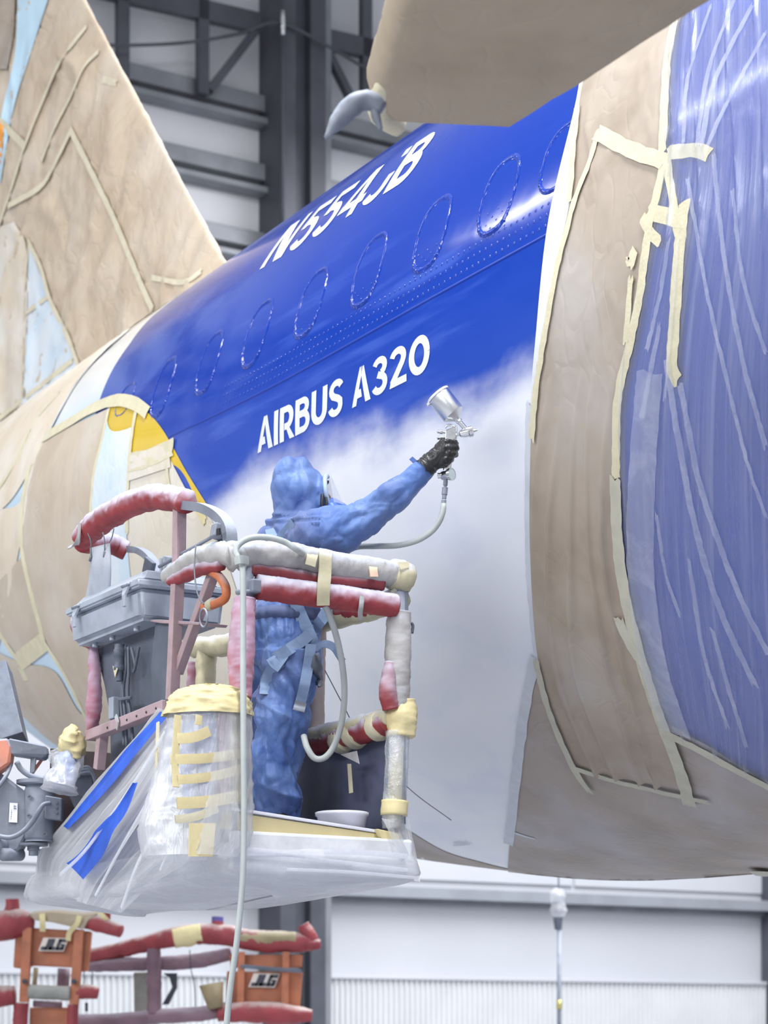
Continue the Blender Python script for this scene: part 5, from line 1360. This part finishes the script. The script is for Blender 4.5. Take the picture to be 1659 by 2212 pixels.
# ------------------------------------------------------------------ the boom head that carries the basket
def bY(px, py, d=0.0): return pY(px, py, 9.35 + d)
rot = thing('boom_head', bY(80, 1850), 'grey rotary boom head with hydraulic hoses at the left of the basket', 'boom')
cyl = lathe('rotator', bY(84, 1690), (0, 0, -1), [(0, .0005), (0, .085), (.012, .085), (.014, .055), (.03, .060), (.04, .064), (.24, .064), (.25, .058), (.255, .062), (.258, .062)], M['steel'], rot, 36); sharp(cyl, 30)
fl = lathe('flange', bY(72, 1822), (0, 0, -1), [(0, .0005), (0, .062), (.010, .062), (.012, .026), (.03, .026), (.032, .020), (.052, .020), (.053, .0005)], M['steel'], rot, 30); sharp(fl, 30)
tf = lathe('flange', bY(80, 1686), (0, 0, -1), [(0, .0005), (0, .088), (.016, .088), (.016, .0005)], M['steel'], rot, 36); sharp(tf, 30)
prism('casting', [bY(-60, 1650, -.03), bY(0, 1668, -.03), bY(28, 1690, -.03), bY(58, 1712, -.03), bY(60, 1800, -.03), bY(40, 1838, -.03), bY(-10, 1850, -.03), bY(-60, 1850, -.03)], (0, .12, 0), M['steel'], rot, .012)
tube('knuckle_pin', [bY(6, 1846, -.06), bY(44, 1846, .04)], .028, M['steel'], rot, seg=18)
tube('knuckle_pin', [bY(-14, 1822, -.06), bY(12, 1830, .0)], .034, M['steel'], rot, seg=18)
for x, y in ((64, 1722), (63, 1763), (98, 1802)):
    sharp(lathe('bolt', bY(x, y, -.07), (0, -1, 0), [(0, .010), (.006, .010), (.006, .005), (.003, .004), (.003, .0005)], M['steel_dark'], rot, 12), 30)
vb = prism('valve_block', [bY(98, 1718, -.09), bY(134, 1724, -.07), bY(132, 1772, -.07), bY(96, 1768, -.09)], (0, .06, 0), M['steel'], rot, .004)
for y in (1735, 1745, 1756): sharp(lathe('block_bolt', bY(123, y, -.078), (0, -1, 0), [(0, .006), (.006, .006), (.007, .0005)], M['steel_dark'], vb, 10), 30)
lab = prism('data_label', [bY(21, 1734, -.042), bY(38, 1735, -.042), bY(37, 1777, -.042), bY(19, 1776, -.042)], (0, .003, 0), M['white_pl'], rot)
def letters_on(text, p0, ex, ey, h, m, name, parent, slant=.25, off=.001):
    """flat letters: origin p0, unit directions ex (reading) and ey (up), cap height h"""
    x = 0; ex, ey = Vector(ex).normalized(), Vector(ey).normalized(); nn = ex.cross(ey)
    for c in text:
        wd, V, Fc = glyph_geo(c)
        link(name, mesh(name, [p0 + (ex * (x + v[0] + slant * v[1]) + ey * v[1]) * h + nn * off for v in V], Fc), m, parent, False)
        x += wd + .08
m_ink = plain('dark_ink', lin(60, 64, 74), .5, 0, .05)
letters_on('JLG', bY(30, 1738, -.046), (0, 0, -1), (1, 0, 0), .010, m_ink, 'letter', lab)
for i in range(5):
    c = bY(25 - .3 * i, 1750 + i * 4.6, -.045); box('code_bar', c, (.0012 + .001 * (i % 2), .001, .006), m_ink, lab, None, 0)
tube('hydraulic_hose', [bY(108, 1735, -.10), bY(94, 1738, -.12), bY(84, 1752, -.12), bY(70, 1775, -.10), bY(50, 1796, -.09), bY(28, 1808, -.08), bY(6, 1808, -.08), bY(-30, 1798, -.08)], [.010, .009, .011, .012, .0105, .0105, .0105, .0105], M['steel'], rot, smooth=50, seg=12)
tube('hydraulic_hose', [bY(-20, 1720, -.10), bY(4, 1690, -.10), bY(16, 1670, -.08), bY(24, 1650, -.04)], .009, M['steel'], rot, smooth=24, seg=10)
tube('hydraulic_hose', [bY(36, 1646, -.06), bY(46, 1662, -.05), bY(66, 1676, -.04), bY(96, 1683, -.02), bY(130, 1680, .0)], .012, M['steel'], rot, smooth=30, seg=12)
tube('cable_loop', [bY(120, 1682, -.02), bY(120, 1664, -.02), bY(124, 1653, -.02), bY(129, 1658, -.02), bY(129, 1682, -.02)], .006, M['steel'], rot, smooth=24, seg=8)
for dy in (0, 6, -5):
    tube('cable', [bY(140, 1676 + dy, -.04), bY(165, 1668 + dy, -.05), bY(190, 1662 + dy, -.06), bY(200, 1672, -.06), bY(206, 1690, -.06)], .007, M['steel'], rot, smooth=26, seg=8)
prism('arm_plate', [bY(94, 1684, -.04), bY(100, 1678, -.04), bY(200, 1672, -.04), bY(200, 1712, -.04), bY(176, 1724, -.04), bY(150, 1698, -.04), bY(96, 1696, -.04)], (0, .03, 0), M['steel_dark'], rot, .003)
prism('arm_plate', [bY(140, 1700, .0), bY(200, 1690, .0), bY(210, 1760, .0), bY(160, 1745, .0)], (0, .25, 0), M['steel_dark'], rot, .004)
lathe('plate_hole', bY(145, 1686, -.041), (0, -1, 0), [(0, .004), (.001, .0005)], M['black'], rot, 10)
# orange arm bracket and the pale boom tube behind it
M['orange_dust'] = dusted('dusted_orange_arm', lin(214, 140, 116), lin(168, 172, 190), -.05, .35, .95, .5, 8, .1)
bk = prism('arm_bracket', [bY(-70, 1600, -.1), bY(18, 1594, -.1), bY(26, 1612, -.1), bY(20, 1650, -.1), bY(-6, 1668, -.1), bY(-70, 1690, -.1)], (0, .10, 0), M['orange_dust'], rot, .01)
prism('bracket_plate', [bY(18, 1594, -.1), bY(98, 1610, .0), bY(102, 1630, .0), bY(92, 1640, .0), bY(24, 1630, -.1)], (0, .08, .0), M['steel'], rot, .006)
prism('bracket_rib', [bY(66, 1634, -.02), bY(78, 1634, -.02), bY(74, 1668, -.02), bY(64, 1672, -.02)], (0, .02, 0), M['steel'], rot, .002)
prism('bracket_rib', [bY(98, 1626, .04), bY(100, 1632, .04), bY(72, 1672, .06), bY(64, 1668, .06)], (.0, .01, .0), M['orange_dust'], rot, .002)
beam('boom_tube', bY(-10, 1450, .35), bY(26, 1606, .12), .13, .10, M['steel_dark'], rot, (0, 1, 0))

# ------------------------------------------------------------------ parked lifts in the background
m_or = dusted('orange_panel', lin(188, 116, 84), lin(186, 150, 136), .3, 1.2, .6, .5, 5, .1)
m_rd = dusted('background_red_padding', lin(158, 66, 72), lin(196, 184, 178), .25, .95, .8)
m_ol = dusted('olive_padding', lin(166, 152, 118), lin(176, 166, 140), .2, .9, .7)
m_pl = dusted('mauve_padding', lin(140, 112, 124), lin(176, 164, 176), .1, .9, .8)
m_grp = dusted('grey_padding', lin(160, 160, 154), lin(186, 186, 180), .1, .9, .8)
m_wht = plain('pale_letter_border', lin(226, 214, 206), .5, 0, .03)
def parked(D, label):
    q = lambda px, py, d=0.0: pY(px, py, D + d)
    return thing('parked_lift', q(120, 2212), label, 'lift', 'parked lifts'), q
def logo(q, px0, py0, px1, py1, h, parent, d, m_in=None):
    p0, p1 = q(px0, py0, d), q(px1, py1, d); ex = (p1 - p0); L = ex.length; ex.normalize()
    tot = (.70 + .62 + .78 + .06)
    hh = L / tot; ey = Vector((0, 0, 1))
    # pale border plate behind the dark letters
    nn = ex.cross(ey)
    e = .10 * hh
    prism('logo_border', [p0 + ex * (-e * 1.5 - .05 * hh) - ey * e, p1 + ex * e * .5 - ey * e, p1 + ex * (e * 1.2 + .44 * hh) + ey * (hh * 1.08 + e), p0 + ex * (.30 * hh) + ey * (hh * 1.08 + e)], nn * -.004, m_wht, parent)
    x = 0
    for c in 'jlg':
        wd, V, Fc = glyph_geo(c)
        link('letter', mesh('letter', [p0 + ex * (x + v[0] + .42 * v[1]) * hh + ey * v[1] * 1.08 * hh + nn * .006 for v in V], Fc), m_in or m_ink, parent, False)
        x += wd + .03
la, q = parked(17.0, 'parked orange lift at the lower left with tan paper over its top rail')
prism('front_panel', [q(34, 2002), q(198, 2012), q(190, 2098), q(168, 2100), q(156, 2090), q(70, 2086), q(58, 2094), q(28, 2090)], (0, .06, 0), m_or, la, .01)
for x0, x1, y0, y1 in ((60, 52, 2004, 2165), (172, 160, 2008, 2170)):
    beam('upright', q(x0, y0, -.04), q(x1, y1, -.04), .07, .06, m_or, la, (0, 1, 0))
prism('lower_panel', [q(64, 2176, .05), q(148, 2176, .05), q(146, 2260, .05), q(62, 2260, .05)], (0, .05, 0), m_or, la, .01)
tube('top_rail', [q(-60, 2010), q(-10, 2002), q(40, 1994), q(72, 1996)], [.10, .12, .11, .07], m_rd, la, smooth=40, seg=18, rough=.012, freq=10)
tube('post_padding', [q(26, 1942), q(26, 1965), q(20, 1998)], [.052, .056, .085], m_rd, la, smooth=20, seg=16, rough=.008, freq=12)
tube('rail_end', [q(186, 1990, -.02), q(215, 1996, -.05), q(262, 2012, -.1)], [.06, .065, .048], m_rd, la, smooth=24, seg=16, rough=.008, freq=12)
tube('post_padding', [q(230, 1966), q(228, 2000)], .036, m_rd, la, seg=12, smooth=8, rough=.004)
prism('paper_cover', [q(62, 1974, -.08), q(110, 1970, -.08), q(180, 1976, -.08), q(214, 1972, -.08), q(190, 1990, -.1), q(180, 2008, -.1), q(110, 1992, -.1), q(74, 1988, -.1)], (0, .2, .03), M['tan_dark'], la, .006)
strap('tape_strip', [q(91, 1974, -.10), q(92, 1992, -.12), q(92, 2012, -.08)], (1, 0, 0), .045, M['tape_yel'], la, 10)
strap('tape_strip', [q(172, 1978, -.12), q(166, 1996, -.12), q(150, 2014, -.08), q(147, 2032, -.06)], (1, 0, 0), .04, M['tape_yel'], la, 12)
strap('tape_strip', [q(214, 1968, -.10), q(224, 1980, -.12), q(232, 1988, -.10)], (1, 0, .3), .035, M['tape_yel'], la, 8)
logo(q, 87, 2052, 136, 2053, .1, la, -.045)
tube('mid_rail', [q(-40, 2155, -.02), q(0, 2152, -.02), q(32, 2150, -.02)], [.085, .085, .075], m_rd, la, smooth=24, seg=16, rough=.008)
tube('roller', [q(62, 2142, -.05), q(152, 2146, -.05)], .056, m_grp, la, smooth=20, seg=18, rough=.004)
tube('rail_end', [q(166, 2144, -.02), q(190, 2142, -.02), q(212, 2146, -.02)], [.054, .056, .044], m_rd, la, smooth=16, seg=16, rough=.006)
tube('lower_rail', [q(72, 2168, .02), q(134, 2170, .02)], .026, m_pl, la, seg=12)
tube('leg_padding', [q(46, 2166, -.02), q(42, 2230, -.02)], .058, m_rd, la, smooth=16, seg=14, rough=.006)
tube('leg_padding', [q(158, 2170, -.02), q(156, 2230, -.02)], .042, m_rd, la, smooth=16, seg=14, rough=.006)
tube('rear_post', [q(138, 2092, .4), q(136, 2132, .4)], .05, m_pl, la, seg=12)
tube('rear_post', [q(78, 2090, .4), q(74, 2132, .4)], .02, m_ol, la, seg=8)
for x in (182, 200): tube('hanging_wire', [q(x, 2094, .05), q(x - 2, 2140, .05)], .004, m_ink, la, seg=6)
tube('hanging_wire', [q(187, 2166, -.02), q(187, 2185, -.02)], .012, m_ink, la, seg=6)
for x in (54, 160): sharp(lathe('hinge_pin', q(x, 2120, -.09), (0, -1, 0), [(0, .02), (.03, .02), (.032, .0005)], m_ink, la, 10), 30)

lb_, q = parked(17.6, 'parked orange lift right of the first, with a gap between its two panels')
prism('upper_panel', [q(496, 2062), q(654, 2062), q(652, 2090), q(498, 2090)], (0, .05, 0), m_or, lb_, .006)
prism('lower_panel', [q(490, 2098), q(654, 2100), q(648, 2178), q(488, 2178)], (0, .05, 0), m_or, lb_, .006)
for x in (522, 618):
    beam('upright', q(x, 2056, -.05), q(x - 3, 2180, -.05), .055, .05, m_or, lb_, (0, 1, 0))
beam('dark_post', q(652, 2060, .05), q(649, 2180, .05), .03, .03, m_ink, lb_, (0, 1, 0))
beam('latch_bar', q(520, 2087, -.09), q(652, 2098, -.09), .014, .03, M['steel_dark'], lb_)
logo(q, 541, 2130, 592, 2131, .1, lb_, -.03)
tube('top_rail', [q(190, 2066, .5), q(260, 2052, .3), q(330, 2034, .1), q(400, 2020, 0), q(470, 2018, 0), q(540, 2030, 0), q(610, 2036, 0), q(672, 2036, 0)], [.06, .064, .07, .08, .085, .085, .085, .07], m_rd, lb_, smooth=90, seg=18, rough=.012, freq=9)
tube('rail_cover', [q(496, 2026, -.03), q(560, 2028, -.03), q(640, 2028, -.03)], [.05, .06, .055], m_ol, lb_, smooth=24, seg=14, rough=.010, freq=10)
tube('taped_joint', [q(376, 2028, -.02), q(405, 2022, -.02), q(436, 2016, -.02)], [.078, .084, .08], M['tape_yel'], lb_, smooth=16, seg=16, rough=.012, freq=10)
tube('post_stub', [q(470, 1982, 0), q(470, 2010, 0)], [.044, .055], m_rd, lb_, smooth=10, seg=14, rough=.004)
tube('stub_cap', [q(470, 1980, 0), q(470, 1996, 0)], .048, plain('violet_tape', lin(92, 84, 150), .5), lb_, smooth=6, seg=14)
tube('rail_end', [q(654, 1998, .0), q(668, 2022, 0), q(684, 2048, 0)], [.05, .062, .046], m_rd, lb_, smooth=20, seg=16, rough=.010, freq=12)
tube('rail_end', [q(660, 2040, -.02), q(692, 2040, -.02)], [.05, .04], m_rd, lb_, smooth=10, seg=14, rough=.006)
tube('mid_rail', [q(192, 2088, .5), q(260, 2084, .3), q(320, 2082, .2), q(420, 2076, .1), q(500, 2060, .1)], [.045, .055, .056, .06, .055], m_pl, lb_, smooth=60, seg=16, rough=.008, freq=10)
tube('post_padding', [q(332, 2044, .1), q(333, 2110, .1), q(333, 2190, .1)], [.055, .06, .056], m_pl, lb_, smooth=30, seg=16, rough=.008)
prism('junction_box', [q(288, 2100, .3), q(340, 2098, .3), q(340, 2215, .3), q(290, 2215, .3)], (0, .2, 0), m_grp, lb_, .01)
prism('gusset', [q(352, 2102, .2), q(382, 2102, .2), q(382, 2134, .2), q(364, 2170, .2), q(350, 2170, .2), q(372, 2132, .2), q(366, 2112, .2)], (0, .04, 0), m_ink, lb_)
tube('lower_rail', [q(170, 2206, .3), q(260, 2204, .2), q(340, 2196, .1), q(430, 2190, 0), q(490, 2180, 0)], .06, m_pl, lb_, smooth=50, seg=16, rough=.008, freq=10)
tube('lower_rail', [q(470, 2188, -.05), q(540, 2186, -.05), q(610, 2190, -.05), q(674, 2194, -.05)], [.07, .085, .085, .05], m_rd, lb_, smooth=40, seg=18, rough=.012, freq=9)
bkt = lathe('bucket', q(466, 2178, -.1), (q(456, 2124, -.1) - q(466, 2178, -.1)), [(0, .0005), (0, .06), (.20, .10), (.20, .094), (.02, .055)], plain('olive_bucket', lin(150, 134, 104), .6), lb_, 24)
bkt.data.polygons.foreach_set('use_smooth', [True] * len(bkt.data.polygons))
tube('hanging_wire', [q(410, 2052, 0), q(412, 2090, 0), q(420, 2130, 0), q(422, 2180, 0)], .004, m_ink, lb_, smooth=16, seg=6)

# ------------------------------------------------------------------ air drop hanging by the wall
D = 22.0
dr = thing('air_drop', pY(1208, 2230, D), 'thin hanging air line with a film wrapped fitting under the belly', 'air line')
tube('line', [pY(1208, 1990, D), pY(1208, 2400, D)], .022, M['steel'], dr, seg=10)
tube('line', [pY(1206, 1860, D), pY(1207, 1930, D)], .008, M['steel'], dr, seg=8)
tube('fitting', [pY(1207, 1925, D), pY(1207, 1950, D), pY(1207, 1975, D)], [.04, .06, .05], M['steel'], dr, smooth=12, seg=14, rough=.01)
tube('film_wrap', [pY(1207, 1920, D), pY(1204, 1935, D), pY(1207, 1950, D), pY(1206, 1968, D), pY(1206, 1982, D)], [.05, .085, .065, .09, .05], M['film_milk'], dr, smooth=30, seg=16, rough=.02, freq=8)
tube('valve', [pY(1205, 1980, D), pY(1206, 2008, D)], [.05, .036], M['steel_dark'], dr, smooth=8, seg=12)
tube('coupling', [pY(1208, 2160, D), pY(1208, 2180, D)], .03, plain('brass', lin(206, 196, 130), .35, .6, .1), dr, seg=10)
